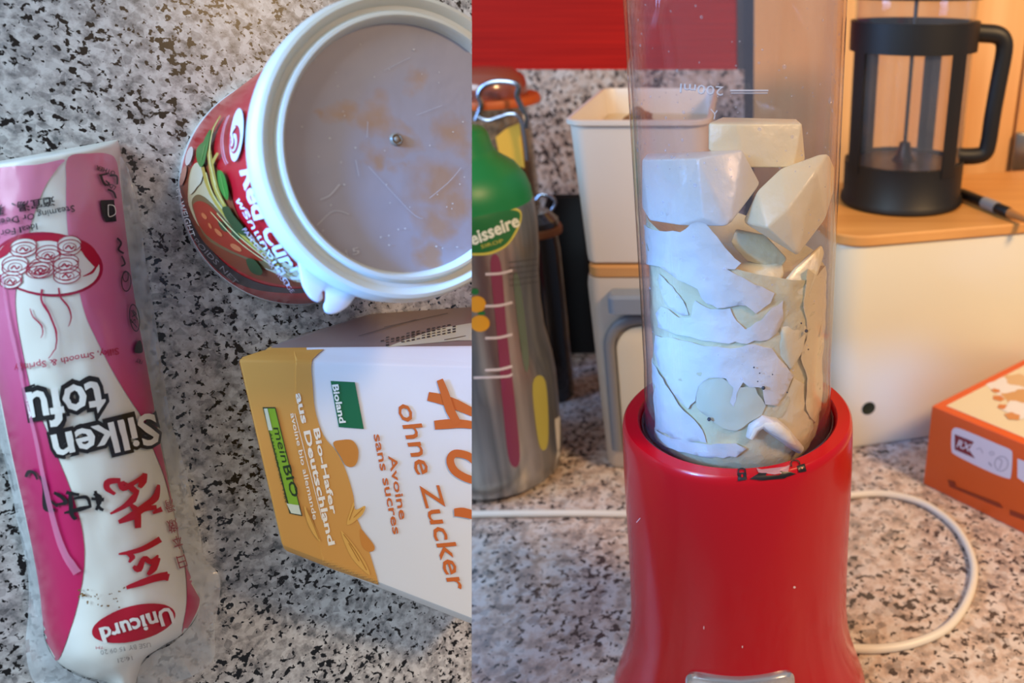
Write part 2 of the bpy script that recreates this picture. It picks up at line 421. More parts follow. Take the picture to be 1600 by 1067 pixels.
def pinkmat():
    m = pm('pink_print', '#cc2a78', .3, coat=.15); nt = m.node_tree; b = nt.nodes['Principled BSDF']
    tc = nt.nodes.new('ShaderNodeTexCoord'); sp_ = nt.nodes.new('ShaderNodeSeparateXYZ'); nt.links.new(tc.outputs['Object'], sp_.inputs[0])
    z1 = (L(100, 260) - tp.location).z; z0 = (L(100, 1000) - tp.location).z
    mr = nt.nodes.new('ShaderNodeMapRange'); mr.inputs[1].default_value = z0; mr.inputs[2].default_value = z1; nt.links.new(sp_.outputs[2], mr.inputs[0])
    r = ramp(nt, [(.0, '#bf0f52'), (.45, '#c42368'), (.65, '#cf5f92'), (1, '#dc8aae')]); nt.links.new(mr.outputs[0], r.inputs[0]); nt.links.new(r.outputs[0], b.inputs['Base Color']); return m  # printed pink fade; glare is mixed into the paler top
PK = pinkmat()
pinkL = [(-75, 276), (0, 262), (60, 257), (100, 249), (90, 262), (74, 285), (62, 310), (50, 345), (36, 400), (26, 450), (26, 490), (36, 550), (52, 620), (70, 665), (96, 728), (116, 780), (129, 830), (132, 880), (124, 935), (110, 985), (92, 1030), (78, 1018), (68, 985), (66, 950), (58, 890), (40, 800), (18, 700), (-2, 600), (-24, 500), (-44, 400), (-60, 310)]
pinkR = [(106, 246), (140, 240), (165, 240), (180, 250), (187, 290), (199, 390), (213, 490), (230, 580), (247, 680), (263, 760), (278, 840), (290, 885), (305, 915), (311, 940), (300, 968), (284, 990), (291, 940), (289, 890), (281, 850), (270, 800), (256, 745), (238, 700), (222, 655), (206, 630), (190, 605), (170, 570), (150, 530), (134, 495), (122, 450), (110, 400), (104, 340), (103, 290)]
decal('printed_band', [poly(pinkL, True, 5), poly(pinkR, True, 5)], PK, T, tp, .0002, label='pink printed bands fading to deep magenta')
MG = ink('#b3123f', .35); BL = ink('#17171c', .35); WH = ink('#e8ecea', .35)
# plate of rolls
decal('plate_print', [ellipse(75, 413, 85, 50, 6, grid=10)], ink('#a81242', .35), T, tp, .0003)
decal('plate_print', [ellipse(74, 414, 80, 45, 6, grid=10)], WH, T, tp, .0004)
its = [poly([(-4, 405), (10, 383), (45, 369), (95, 367), (135, 380), (152, 402), (148, 418), (132, 402), (122, 390), (95, 380), (70, 376), (30, 384), (10, 400)], True, 10), stroke([(128, 432), (142, 425), (150, 412)], [1, 4, 2])]
decal('plate_print', its, ink('#b5123a', .35), T, tp, .0005)
rolls = [(38, 390, 20, 12), (75, 400, 19, 11), (107, 387, 18, 13), (26, 418, 20, 13), (65, 422, 19, 13), (101, 415, 20, 13), (20, 440, 17, 11), (103, 432, 21, 12), (60, 425, 18, 10)]
o1, o2, o3 = [], [], []
for k, (x, y, a, b_) in enumerate(rolls):
    o1.append(ellipse(x, y - 6, a, b_, -6, 24, 8)); o1.append(ellipse(x, y, a, b_, -6, 24, 8))
    o3 += [ellipse(x, y - 6, a, b_, -6, 30, inner=1.3), ellipse(x, y, a, b_, -6, 30, inner=1.4), ellipse(x, y, a * .55, b_ * .6, -6, 24, inner=1.0),
           stroke([(x - 6, y + 2), (x - 1, y - 3), (x + 3, y + 2), (x + 7, y - 2)], 2.2)]
decal('roll_print', o1, WH, T, tp, .0006); decal('roll_print', o3, ink('#a5153f', .35), T, tp, .0007)
decal('steam_print', [stroke([(66, 452), (66, 470), (78, 492), (88, 520), (86, 545), (77, 560)], [3, 3.5, 2.5, 1]), stroke([(91, 450), (94, 464), (105, 478), (110, 495), (106, 510)], [2.5, 3.2, 1]), stroke([(49, 482), (54, 495), (66, 508), (68, 520), (65, 528)], [1.5, 2.6, 1])], ink('#b01a48'), T, tp, .0006)
# lettering
def tt(s, p0, p1, cap, m, off=.0008, bold=0.0, shear=0.0, name='lettering', lab=None, up=None):
    return decal(name, [text(s, p0, p1, cap, bold, shear, 8, up=up)], m, T, tp, off, label=lab)
tt('Silky, Smooth & Springy', (181, 544), (26, 571), 10.5, ink('#b01a48'), bold=.01)
tt('Steaming Or Deep Frying', (113, 321), (-45, 352), 10.5, BL, bold=.008)
tt('Ideal For Soup', (58, 349), (-30, 368), 10.5, BL, bold=.008)
tt('適宜湯、蒸、', (84, 308), (-18, 326), 12, BL, bold=.02)
tt('OTHER', (176, 268), (147, 258), 7, BL, bold=.02)
tt('tofu', (162, 592), (40, 614), 62, BL, .0008, .10, .0); tt('tofu', (157, 595), (45, 614), 60, WH, .0010, .02)
tt('Silken', (240, 642), (77, 681), 52, BL, .0009, .10); tt('Silken', (235, 646), (83, 680), 50, WH, .0011, .02)
tt('Unicurd', (0, 0), (1, 0), .01, WH) if False else None
decal('brand_oval', [ellipse(208, 973, 64, 27, -14, grid=9)], ink('#b50f30', .35), T, tp, .0008); tt('Unicurd', (262, 948), (156, 980), 25, WH, .0012, .03)
tt('USE BY 15 09 20', (232, 1002), (158, 1014), 7, ink('#8d8f90'), bold=.0); tt('16:21', (204, 1022), (183, 1026), 7, ink('#8d8f90'))
tt('TM', (163, 1008), (152, 1008), 4, MG)
tt('日', (284, 868), (271, 872), 17, ink('#9c3048')); tt('本', (278, 838), (264, 842), 17, ink('#9c3048')); tt('嫩', (271, 812), (256, 816), 17, ink('#9c3048')); tt('滑', (266, 781), (252, 785), 16, ink('#9c3048'))
# calligraphy, brush strokes
RB = ink('#bd1030', .35)
decal('calligraphy', [stroke([(246, 843), (225, 855), (205, 862), (184, 865)], [10.2, 8.7, 7.2, 2.9]), stroke([(196, 864), (204, 870), (200, 878)], [2.9, 8.7, 2.9]),
    stroke([(243, 868), (232, 878), (222, 872), (214, 888), (206, 884)], [2.9, 8.7, 7.2, 11.6, 4.3]), stroke([(244, 872), (236, 888), (228, 898)], [5.8, 11.6, 4.3]),
    stroke([(258, 900), (240, 903), (218, 910), (197, 917)], [13.0, 11.6, 10.2, 5.8]), stroke([(258, 897), (256, 908)], [5.8, 4.3])], RB, T, tp, .0009)
decal('calligraphy', [stroke([(186, 752), (190, 762), (206, 754), (220, 744)], [10.2, 10.2, 7.2, 5.8]), stroke([(186, 750), (168, 752), (166, 762), (178, 772)], [7.2, 10.2, 8.7, 4.3]), stroke([(222, 740), (219, 752), (214, 762)], [7.2, 11.6, 5.8]), stroke([(190, 754), (204, 764), (210, 770)], [4.3, 10.2, 5.8]),
    stroke([(243, 758), (238, 778), (222, 790), (206, 800)], [4.3, 11.6, 8.7, 4.3]), stroke([(172, 802), (190, 792), (204, 780), (212, 765)], [2.9, 7.2, 11.6, 4.3]), stroke([(240, 793), (220, 796), (204, 806), (184, 815)], [7.2, 8.7, 13.0, 5.8]), stroke([(200, 788), (210, 800), (212, 825)], [4.3, 11.6, 8.7]), stroke([(248, 796), (234, 802)], [8.7, 4.3])], RB, T, tp, .0009)
decal('calligraphy', [stroke([(46, 744), (50, 736), (58, 737), (64, 748)], [4.3, 5.8, 4.3, 2.9]), stroke([(68, 742), (74, 760), (76, 792), (90, 795)], [2.9, 5.8, 7.2, 4.3]), stroke([(88, 768), (98, 774), (106, 784), (92, 786)], [4.3, 5.8, 5.8, 2.9]), stroke([(82, 780), (94, 790)], [4.3, 2.9]),
    stroke([(112, 768), (114, 800), (120, 810)], [4.3, 7.2, 4.3]), stroke([(104, 800), (126, 794), (142, 790)], [2.9, 7.2, 2.9]), stroke([(116, 778), (134, 776), (140, 790)], [2.9, 5.8, 4.3]), stroke([(106, 768), (124, 772)], [5.8, 4.3]), stroke([(146, 770), (156, 778), (150, 796)], [5.8, 7.2, 4.3]), stroke([(142, 778), (162, 780)], [4.3, 5.8]), stroke([(148, 766), (154, 790), (162, 796)], [4.3, 5.8, 4.3])], BL, T, tp, .0009)
decal('recycling_mark', [stroke([(152, 272), (156, 284), (161, 290)], 3.5), stroke([(150, 274), (163, 271)], 3), stroke([(166, 274), (177, 275), (178, 288)], 3), stroke([(163, 296), (172, 300), (176, 310)], 3), stroke([(160, 289), (166, 288), (160, 282)], 2)] , BL, T, tp, .0009)
tt('LDT', (177, 292), (164, 283), 7, BL, bold=.02)
decal('tidy_mark', [poly([(152, 313), (173, 312), (177, 346), (160, 347), (155, 335)], False, 8)], BL, T, tp, .0009); decal('tidy_mark', [stroke([(163, 320), (172, 322), (174, 334), (164, 338), (163, 320)], 1.4)], WH, T, tp, .0011)
decal('emblem', [ellipse(191, 432, 5, 9, 0, 20, inner=1.5), ellipse(192, 440, 8, 16, 0, 24, inner=1.5), stroke([(185, 400), (190, 412), (184, 416)], 2.5), stroke([(178, 372), (184, 380), (180, 390), (188, 396)], 3), ellipse(205, 497, 8, 22, -8, 30, inner=1.6), stroke([(200, 485), (210, 500)], 1.4), stroke([(199, 500), (209, 512)], 1.4)], BL, T, tp, .0009)
tt('A5', (203, 484), (200, 505), 7, BL)
decal('emblem', [poly([(207, 540), (214, 532), (218, 545), (216, 552), (206, 551)], True, 6)], BL, T, tp, .0009); tt('FRY', (219, 563), (209, 560), 7, BL)
decal('film_cross', [stroke([(279, 764), (290, 766)], 1.6), stroke([(286, 757), (283, 773)], 1.6)], ink('#6a1838'), T, tp, .0009)
decal('crumb', [ellipse(132 + random.gauss(0, 3), 927 + random.gauss(0, 4), 1.6, 1.5, 0, 8) for _ in range(9)] + [ellipse(random.uniform(136, 195), random.uniform(912, 950), random.uniform(.8, 2), random.uniform(.8, 1.7), 0, 8) for _ in range(22)], ink('#7c5a24'), T, tp, .0009, label='brown crumbs stuck to the pouch')
crease = pm('crease_film', '#e08fb6', .25, coat=.4, alpha=.6)  # painted highlight streaks along the film creases
decal('film_crease', [stroke([(33, 560), (44, 615), (60, 680), (72, 740), (88, 810), (104, 860), (124, 893)], [3, 4, 5, 6, 8, 10, 12])], crease, T, tp, .0010, label='pale raised seam crease running down the magenta band')
decal('film_crease', [stroke([(8, 430), (16, 480), (26, 530), (40, 590)], [2, 4, 6, 3])], crease, T, tp, .0010)

# ---- red curry tub
Q, PH = 1.07024433, 1.17042631
ca = Vector((0, 0, 0)); nC = Vector((0.966, -0.026, 1.0)).normalized(); a0 = Vector((0, 1, 0)).cross(nC).normalized(); b0 = nC.cross(a0)
E1 = a0 * math.cos(PH) + b0 * math.sin(PH); E2 = -a0 * math.sin(PH) + b0 * math.cos(PH)
E1w = c2w(*E1) * Q; E2w = c2w(*E2) / Q
RI, RO, RB_ = .040933 * SC_, .0499 * SC_, .0485 * SC_
tub = thing('curry_paste_tub', 'red printed plastic tub with a clouded translucent lid on the granite slab', 'food tub', SP0)
def LT(prof, seg=128, close=False): return lathe(prof, CUPC, NS, seg, E1w, E2w, close)
RW = RO * .925
hb = -CUPH
bm = LT([(0, hb + .0012), (RB_ * .9, hb + .0012), (RB_ * .965, hb + .0002), (RB_, hb + .0016), (RB_ * 1.003, hb + .004)] + [(RB_ + (RW - RB_) * t, hb + .004 + (-.006 - hb - .004) * t) for t in [k / 14 for k in range(1, 15)]] + [(RW * .97, -.004), (RB_ * .9, hb + .006), (0, hb + .006)])
Tc = bvh(bm); clip(bm)
part('tub_wall', bm, pm('tub_red', '#c40d1c', .28, coat=.2), tub)
bm = LT([(RB_ * .96, hb + .0002), (RB_ * 1.003, hb + .0002), (RB_ * 1.012, hb + .0012), (RB_ * 1.006, hb + .0028), (RB_ * .99, hb + .003)], close=True); clip(bm)
part('base_rim', bm, pm('tub_white', '#d6e2ee', .3), tub, label='white base rim')
lidm = pm('lid_plastic', '#cfccc0', .38, sss=.3, coat=.1)
LW = RO
bm = LT([(LW * .93, -.0085), (LW * .985, -.0085), (LW * 1.0, -.0065), (LW * 1.002, -.0035), (LW * .992, -.0008), (LW * .975, .0008), (LW * .95, .0012), (LW * .925, .0004), (LW * .905, -.0008), (RI * 1.07, -.0008), (RI * 1.045, .0010), (RI * 1.02, .0012), (RI * 1.0, .0002), (RI * .992, -.0022), (RI * .97, -.003), (RI * .97, -.0042), (RI * 1.03, -.0035), (LW * .93, -.003)], close=True)
Tl = bvh(bm); clip(bm); part('lid_rim', bm, lidm, tub, label='milky translucent lid rim')
def lidwin():
    m = bpy.data.materials.new('lid_window'); m.use_nodes = True; nt = m.node_tree; b = nt.nodes['Principled BSDF']; N = nt.nodes.new; K = nt.links.new
    tc = N('ShaderNodeTexCoord')
    def noi(s_, d=3):
        n = N('ShaderNodeTexNoise'); n.inputs['Scale'].default_value = s_; n.inputs['Detail'].default_value = d; K(tc.outputs['Object'], n.inputs['Vector']); return n
    def mixc(f, a, b_):
        mx = N('ShaderNodeMix'); mx.data_type = 'RGBA'; K(f, mx.inputs['Factor'])
        for q, k in ((a, 'A'), (b_, 'B')):
            if isinstance(q, str): mx.inputs[k].default_value = lin(q)
            else: K(q, mx.inputs[k])
        return mx.outputs['Result']
    base = mixc(noi(22).outputs['Fac'], '#9d8e90', '#96959f')
    warp = N('ShaderNodeVectorMath'); warp.operation = 'MULTIPLY_ADD'; K(noi(110, 4).outputs['Color'], warp.inputs[0]); warp.inputs[1].default_value = (.016, .016, .016); K(tc.outputs['Object'], warp.inputs[2])
    out = None
    blobs = [(545, 178, 22), (600, 185, 28), (632, 215, 24), (600, 250, 20), (640, 262, 16), (720, 210, 30), (690, 290, 38), (680, 350, 30), (675, 400, 22), (650, 120, 22), (718, 320, 30), (520, 170, 12)]
    for u, v, r_ in blobs:
        c = hitplane(u, v, CUPC, NS) - SP0 + Vector((.008, .008, .008))
        d = N('ShaderNodeVectorMath'); d.operation = 'DISTANCE'; K(warp.outputs[0], d.inputs[0]); d.inputs[1].default_value = c
        mr = N('ShaderNodeMapRange'); rr = r_ / F * .23 * 1.15; mr.inputs[1].default_value = rr * 1.25; mr.inputs[2].default_value = rr * .45; K(d.outputs['Value'], mr.inputs[0])
        if out is None: out = mr.outputs[0]
        else:
            mm = N('ShaderNodeMath'); mm.operation = 'MAXIMUM'; K(out, mm.inputs[0]); K(mr.outputs[0], mm.inputs[1]); out = mm.outputs[0]
    f = N('ShaderNodeMath'); f.operation = 'MULTIPLY'; f.inputs[1].default_value = .60; K(out, f.inputs[0])
    K(mixc(f.outputs[0], base, '#a87434'), b.inputs['Base Color'])
    b.inputs['Roughness'].default_value = .38; b.inputs['Coat Weight'].default_value = .3; b.inputs['Coat Roughness'].default_value = .25
    bp = N('ShaderNodeBump'); bp.inputs['Strength'].default_value = .25; bp.inputs['Distance'].default_value = .001
    K(noi(90).outputs['Fac'], bp.inputs['Height']); K(bp.outputs[0], b.inputs['Normal'])
    return m
bm = LT([(0, -.0028), (RI * .3, -.0027), (RI * .7, -.0027), (RI * .985, -.0026), (RI * .985, -.0036), (0, -.0036)]); Tw = bvh(bm); clip(bm)
lw = part('lid_window', bm, lidwin(), tub, label='cloudy mauve lid centre with orange-brown paste smears')
def cup(s, name, mat, tree, off, **k): return decal(name, s, mat, tree, tub, off, clipseam=True, **k)
cup([stroke([(574, 190), (573, 215)], .8), stroke([(500, 312), (515, 305), (530, 288)], 1.5), stroke([(495, 352), (520, 330), (545, 335)], 1), stroke([(670, 310), (700, 285), (720, 262)], .8), stroke([(555, 250), (560, 275)], .8), stroke([(575, 260), (640, 330), (660, 342)], .6), stroke([(600, 110), (640, 90)], .6), stroke([(650, 180), (690, 165)], .6)], 'scratch', ink('#c4bfc2'), Tw, .0003, label='fine pale scratches')
cup([ellipse(random.uniform(470, 730), random.uniform(60, 390), random.uniform(.6, 1.8), random.uniform(.6, 1.5), 0, 8) for _ in range(45)], 'speck', ink('#cfc8c2'), Tw, .0003)
cup([ellipse(478, 74, 3, 2.2, 0, 10), ellipse(630, 18, 3, 1.5, 0, 10), ellipse(443, 218, 2.6, 5, 0, 10), ellipse(426, 178, 2, 2, 0, 8)], 'speck', ink('#6b4a30'), Tw, .0004)
tgt = Tw.ray_cast(CAM, cray(619, 218).normalized())[0]
part('lid_centre_pip', lathe([(0, .0010), (.0006, .0008), (.0010, .0002), (.0014, .0007), (.0018, .0002), (.0019, 0)], tgt + NS * .0001, NS, 20), pm('pip', '#8d7a66', .3), lw)
cup([text('15', (541, 401), (562, 396), 11, .0)], 'embossed_number', ink('#bdb7ba'), Tw, .0003)
# lid tab
tabp = [(468, 402), (470, 425), (474, 446), (484, 463), (492, 470), (499, 472), (505, 466), (504, 456), (509, 456), (509, 470), (507, 480), (512, 489), (524, 490), (540, 482), (551, 470), (557, 458), (540, 452), (515, 436), (492, 415)]
tc_ = [hitplane(p.x, p.y, CUPC - NS * .0045, NS) for p in catmull([V2(p) for p in tabp], 4, True)]
part('lid_tab', extrude_poly(tc_, -NS * .0014, .0003), pm('tab_plastic', '#d3d3da', .3, sss=.3), tub, label='pull tab with a rounded notch')
# label art on the red wall
def cl(items, c, lay, name='label_print', rough=.3, lab=None):
    if 1 < len(items) <= 3: return [cl([i_], c, lay, name, rough, lab) for i_ in items]
    return decal(name, items, ink(c, rough), Tc, tub, .00012 + lay * .00012, clipseam=True, label=lab)
band = []
bp_ = [(272, 268), (276, 300), (290, 345), (310, 385), (330, 412), (362, 438), (400, 452), (440, 457), (475, 457)]
bq = [(280, 262), (288, 300), (302, 340), (322, 378), (345, 405), (375, 428), (410, 443), (450, 450), (475, 451)]
cl([poly(bp_ + bq[::-1], True, 8)], '#3d3338', 0)
cl([poly([(281, 245), (279, 275), (287, 310), (300, 345), (320, 378), (346, 402), (380, 425), (420, 440), (470, 446), (470, 425), (440, 400), (405, 375), (375, 340), (360, 300), (340, 262), (322, 254), (300, 262)], True, 9)], '#8d3f22', 1)
cl([poly([(297, 320), (296, 292), (299, 270), (306, 256), (316, 255), (322, 262), (328, 285), (342, 310), (360, 330), (385, 360), (420, 392), (465, 420), (470, 440), (430, 425), (395, 408), (362, 386), (335, 375), (312, 352)], True, 9)], '#cdbd96', 2)
cl([poly([(305, 330), (303, 312), (312, 304), (325, 310), (345, 330), (362, 352), (385, 372), (410, 395), (440, 415), (425, 420), (390, 405), (350, 388), (322, 368)], True, 9)], '#7d5f3a', 3)
cl([poly([(306, 326), (306, 318), (316, 314), (330, 320), (344, 334), (360, 356), (390, 380), (415, 402), (400, 404), (360, 388), (330, 370), (314, 350)], True, 9)], '#a8301a', 4)
cl([ellipse(323, 337, 6, 3, 50, 16), ellipse(345, 362, 8, 3, 45, 16), ellipse(372, 385, 10, 4, 30, 16), ellipse(332, 352, 5, 2, 60, 16)], '#d4713f', 5)
cl([ellipse(352, 352, 10, 4, 55, 16), ellipse(372, 365, 9, 5, 60, 16), ellipse(400, 412, 9, 5, 45, 16)], '#3d4a2a', 6)
# bowl highlight, galangal, garlic, shallots
cl([poly([(300, 302), (302, 275), (308, 258), (318, 256), (322, 268), (318, 285), (312, 292), (306, 300)], True, 7)], '#d8d0b8', 5)
cl([ellipse(286, 262, 6, 14, 10, 20), ellipse(300, 245, 5, 15, 15, 20)], '#e4d8dc', 6); cl([ellipse(282, 254, 3.5, 9, 10, 16)], '#b090b0', 7); cl([ellipse(290, 275, 4, 16, 15, 16)], '#c98a78', 5)
# lemongrass stalks & basil leaves
cl([stroke([(350, 183), (338, 205), (332, 230), (336, 262), (345, 300), (362, 330)], [2, 4, 6, 8, 8, 4]), stroke([(346, 240), (336, 262), (340, 290), (352, 315)], [4, 5, 5, 3]), stroke([(322, 262), (332, 296), (352, 330), (390, 372), (440, 412)], [5, 5, 4, 4, 3])], '#b99a3c', 7)
cl([stroke([(347, 190), (337, 212), (334, 250), (344, 290)], [1, 1.6, 2, 1]), stroke([(328, 270), (340, 305), (370, 345), (420, 392)], [1.4, 1.6, 1.4, 1]), stroke([(337, 262), (343, 292), (356, 318)], [1.2, 1.5, 1]), stroke([(345, 332), (380, 368), (430, 408)], 1.4), stroke([(335, 330), (375, 372), (420, 405), (460, 428)], 1.2)], '#e2cf85', 8)
cl([poly([(314, 250), (314, 235), (324, 224), (333, 222), (330, 240), (326, 256), (320, 262)], True, 7), poly([(347, 268), (354, 268), (360, 280), (364, 300), (362, 312), (353, 300), (348, 285)], True, 7), poly([(324, 226), (330, 212), (336, 205), (334, 222), (328, 232)], True, 7)], '#2f7a24', 9)
cl([poly([(354, 324), (364, 322), (372, 335), (386, 352), (390, 366), (374, 358), (360, 340)], True, 7), poly([(390, 402), (402, 402), (414, 418), (410, 426), (396, 420)], True, 7)], '#2c4420', 9)
cl([stroke([(328, 228), (322, 252)], .8), stroke([(352, 272), (360, 306)], .8)], '#79b04e', 10)
# emblem with bird
cl([ellipse(375, 212, 10, 41, 6, 36, 7)], '#e6e2ea', 6); cl([ellipse(373, 219, 7.5, 22, 6, 30, 7)], '#c01426', 7)
cl([ellipse(372, 224, 5, 14, 6, 24, 5)], '#e6dce2', 8); cl([ellipse(371, 226, 3, 9, 6, 20, 4)], '#c01426', 9); cl([stroke([(376, 200), (370, 210), (372, 222), (370, 230)], 2.2)], '#f0e8ec', 10)
cl([stroke([(364, 182), (357, 200), (354, 222), (357, 245), (362, 256)], 1.3), stroke([(361, 184), (354, 202), (351, 224), (354, 246), (359, 258)], .9)], '#d8a0a6', 7)
def ctx(s, p0, p1, cap, c='#e6e4ea', bold=.01, lay=11, **k): cl([text(s, p0, p1, cap, bold, 0, 5, **k)], c, lay, 'lettering')
ctx('Red', (384, 267), (406, 342), 24, bold=.03, up=(1, -.25)); ctx('Cur', (414, 356), (450, 414), 24, bold=.03, up=(1, -.3)); ctx('ry', (458, 416), (473, 436), 20, bold=.03, up=(1, -.5))
ctx('พริกแกงเผ็ด', (376, 311), (452, 442), 9, bold=.01, up=(1, -.45)); ctx('PATE DE CURRY ROUGE', (386, 356), (458, 452), 7, '#d9b2b4', .0, up=(1, -.6))
ctx('NET WEIGHT', (276, 287), (304, 368), 9, bold=.02, up=(1, -.25), space=1.1); ctx('POIDS NET', (308, 374), (372, 440), 8, '#8d8488', .0, up=(1, -.8))

# ---- oat drink carton
H1 = .043
tl, bl = (372, 563), (441, 852)
def slope(p, q, u): return (u, p[1] + (q[1] - p[1]) * (u - p[0]) / (q[0] - p[0]))
br = slope((441, 852), (737, 966), 800); tr = slope((372, 563), (737, 572), 800)
c_top = [L(*bl, H1), L(*br, H1), L(*tr, H1), L(*tl, H1)]
hb_ = .0008
c_mid = [L(444, 860, H1 - .005), L(800, 1000, H1 - .006), L(800, 541, H1 - .004), L(411, 545, H1 - .004)]
bm = bmesh.new()
ring0 = [bm.verts.new(p) for p in c_top]
tl2 = bm.verts.new(L(374, 557, H1 - .0012))
ring1 = [bm.verts.new(p) for p in c_mid]
base = [bm.verts.new(p) for p in (L(474, 832, hb_), L(800, 960, hb_), L(800, 474, hb_), L(584, 489, hb_), L(484, 519, hb_ + .002), L(440, 560, hb_))]
bm.faces.new(ring0)
bm.faces.new((ring0[0], ring1[0], ring1[1], ring0[1])); bm.faces.new((ring0[1], ring1[1], ring1[2], ring0[2])); bm.faces.new((ring0[2], ring1[2], ring1[3], tl2, ring0[3]))
bm.faces.new((ring0[3], tl2, ring1[3], ring1[0], ring0[0]))
bm.faces.new((ring1[0], base[0], base[1], ring1[1])); bm.faces.new((ring1[1], base[1], base[2], ring1[2])); bm.faces.new((ring1[2], base[2], base[3], base[4], ring1[3]))
bm.faces.new((ring1[3], base[4], base[5], base[0], ring1[0])); bm.faces.new(base)
bmesh.ops.triangulate(bm, faces=bm.faces[:])
bmesh.ops.recalc_face_normals(bm, faces=bm.faces[:])
bmesh.ops.bevel(bm, geom=[e for e in bm.edges if len(e.link_faces) == 2 and e.calc_face_angle(0) > .35], offset=.0009, segments=2, affect='EDGES', profile=.5)
Tb = bvh(bm)
pn = cray(478, 535).cross(cray(520, 905)).normalized()
if pn.dot(cray(380, 700)) > 0: pn = -pn
bmesh.ops.bisect_plane(bm, geom=bm.verts[:] + bm.edges[:] + bm.faces[:], dist=1e-7, plane_co=CAM, plane_no=pn)
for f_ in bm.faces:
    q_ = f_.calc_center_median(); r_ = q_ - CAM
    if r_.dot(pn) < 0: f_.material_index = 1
    if CY - F * r_.dot(UP) / -r_.dot(BK) < 541.5: f_.material_index = 2  # side face coloured brown-grey, with the tub's shade put into it
clip(bm)
cart = thing('oat_drink_carton', 'white and orange oat drink carton lying below the red tub', 'drink carton', L(600, 740, 0))
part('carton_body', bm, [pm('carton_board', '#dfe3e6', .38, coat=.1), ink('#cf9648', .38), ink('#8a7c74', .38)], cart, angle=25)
def cb(items, c, lay=0, name='print', lab=None): return decal(name, items, ink(c, .38), Tb, cart, .0002 + lay * .00012, clipseam=True, label=lab, smooth=False)
wav = [(488, 562), (486, 575), (488, 600), (492, 640), (505, 680), (525, 705), (540, 735), (552, 775), (554, 800), (566, 830), (576, 860), (586, 893), (592, 913)]
org = [(508, 544), (497, 553)] + wav
cb([poly([(460, 548), (506, 546)] + [(497, 553)] + [(p.x, p.y) for p in catmull(wav, 4)] + [(522, 889), (505, 880), (465, 700)], False, 4)], '#cf9648', .4, 'orange_field', 'orange printed end of the carton')
shade = [(415, 543), (486, 520), (583, 491), (737, 480), (800, 476), (800, 500), (737, 504), (690, 512), (640, 528), (600, 543)]
cb([poly([(604, 543), (640, 529), (690, 513), (737, 505), (800, 501), (800, 540)], False, 14)], '#cbd0b8', 0, 'side_print')
cb([stroke([(595 + k * 8, 530 - k * 1.6 + j * 4), (600 + k * 8, 529 - k * 1.6 + j * 4)], random.uniform(1.2, 2.6)) for k in range(15) for j in range(4) if random.random() < .8], '#2e2a2a', 1, 'code_lines')
cb([stroke([(694, 532), (737, 524)], 1.1), stroke([(600, 512), (700, 490)], .8), stroke([(560, 526), (650, 500)], .8)], '#5c5450', 1, 'code_lines')
cb([poly([(516, 595), (554, 597), (568, 670), (529, 667)], False, 14)], '#0c6b45', 1, 'green_badge')
def bt(s, p0, p1, cap, c, lay=2, bold=0, up=None, shear=0, space=1): cb([text(s, p0, p1, cap, bold, shear, 14, up=up, space=space)], c, lay, 'lettering')
bt('Bioland', (518, 601), (530, 661), 10, '#e6eee8', 3, .03, (1, -.1))
bt('aus Deutschland', (461, 615), (513, 852), 10.5, '#f0ead8', 2, .03, (1, -.22)); bt('Bio-Hafer', (489, 670), (517, 804), 9.5, '#f0ead8', 2, .03, (1, -.22))
bt('avoine bio allemande', (453, 646), (489, 812), 7, '#f0ead8', 2, .01, (1, -.22)); cb([stroke([(460, 646), (503, 812)], 1)], '#f0ead8', 2)
cb([poly([(410, 636), (430, 636), (472, 806), (452, 802)], False, 14)], '#2a3a26', 1, 'green_badge'); cb([poly([(411.5, 638), (429, 638), (470, 804), (454, 800)], False, 14)], '#82b02c', 2, 'green_badge')
cb([poly([(411.5, 638), (417, 638), (425, 672), (419, 672)], False, 14)], '#cfd8c2', 3); cb([poly([(447, 786), (466, 789), (470, 804), (454, 801)], False, 14)], '#cfd8c2', 3)
bt('mein', (426, 668), (440, 722), 12, '#20361a', 3, .0, (1, -.22), .2); bt('BIO', (441, 728), (455, 777), 13, '#20361a', 3, .01, (1, -.22)); bt('ALNATURA SEIT 1984', (420, 676), (445, 785), 4, '#20361a', 3, 0, (1, -.22))
OR = '#c9692b'
bt('ohne Zucker', (619, 632), (702, 922), 31, OR, 2, .01, (1, -.3), .2)
bt('Avoine', (606, 712), (624, 812), 13, OR, 2, .015, (1, -.18)); bt('sans sucres', (583, 679), (614, 835), 13, OR, 2, .015, (1, -.18))
for k_, (pts_, ws_) in enumerate((([(668, 619), (690, 624), (712, 632), (740, 645), (770, 655)], [14, 16, 16, 13, 12]), ([(678, 664), (700, 662), (722, 662), (750, 666)], [14, 15, 13, 11]), ([(686, 593), (694, 615), (702, 640), (714, 662)], [10, 13, 14, 12]),
    ([(745, 752), (724, 745), (708, 734), (702, 718), (710, 708), (730, 712), (742, 722)], [12, 12, 12, 12, 12, 12]), ([(708, 800), (722, 800), (745, 806)], [12, 15, 13]))):
    cb([stroke(pts_, ws_)], OR, 2 + k_, 'brush_lettering')
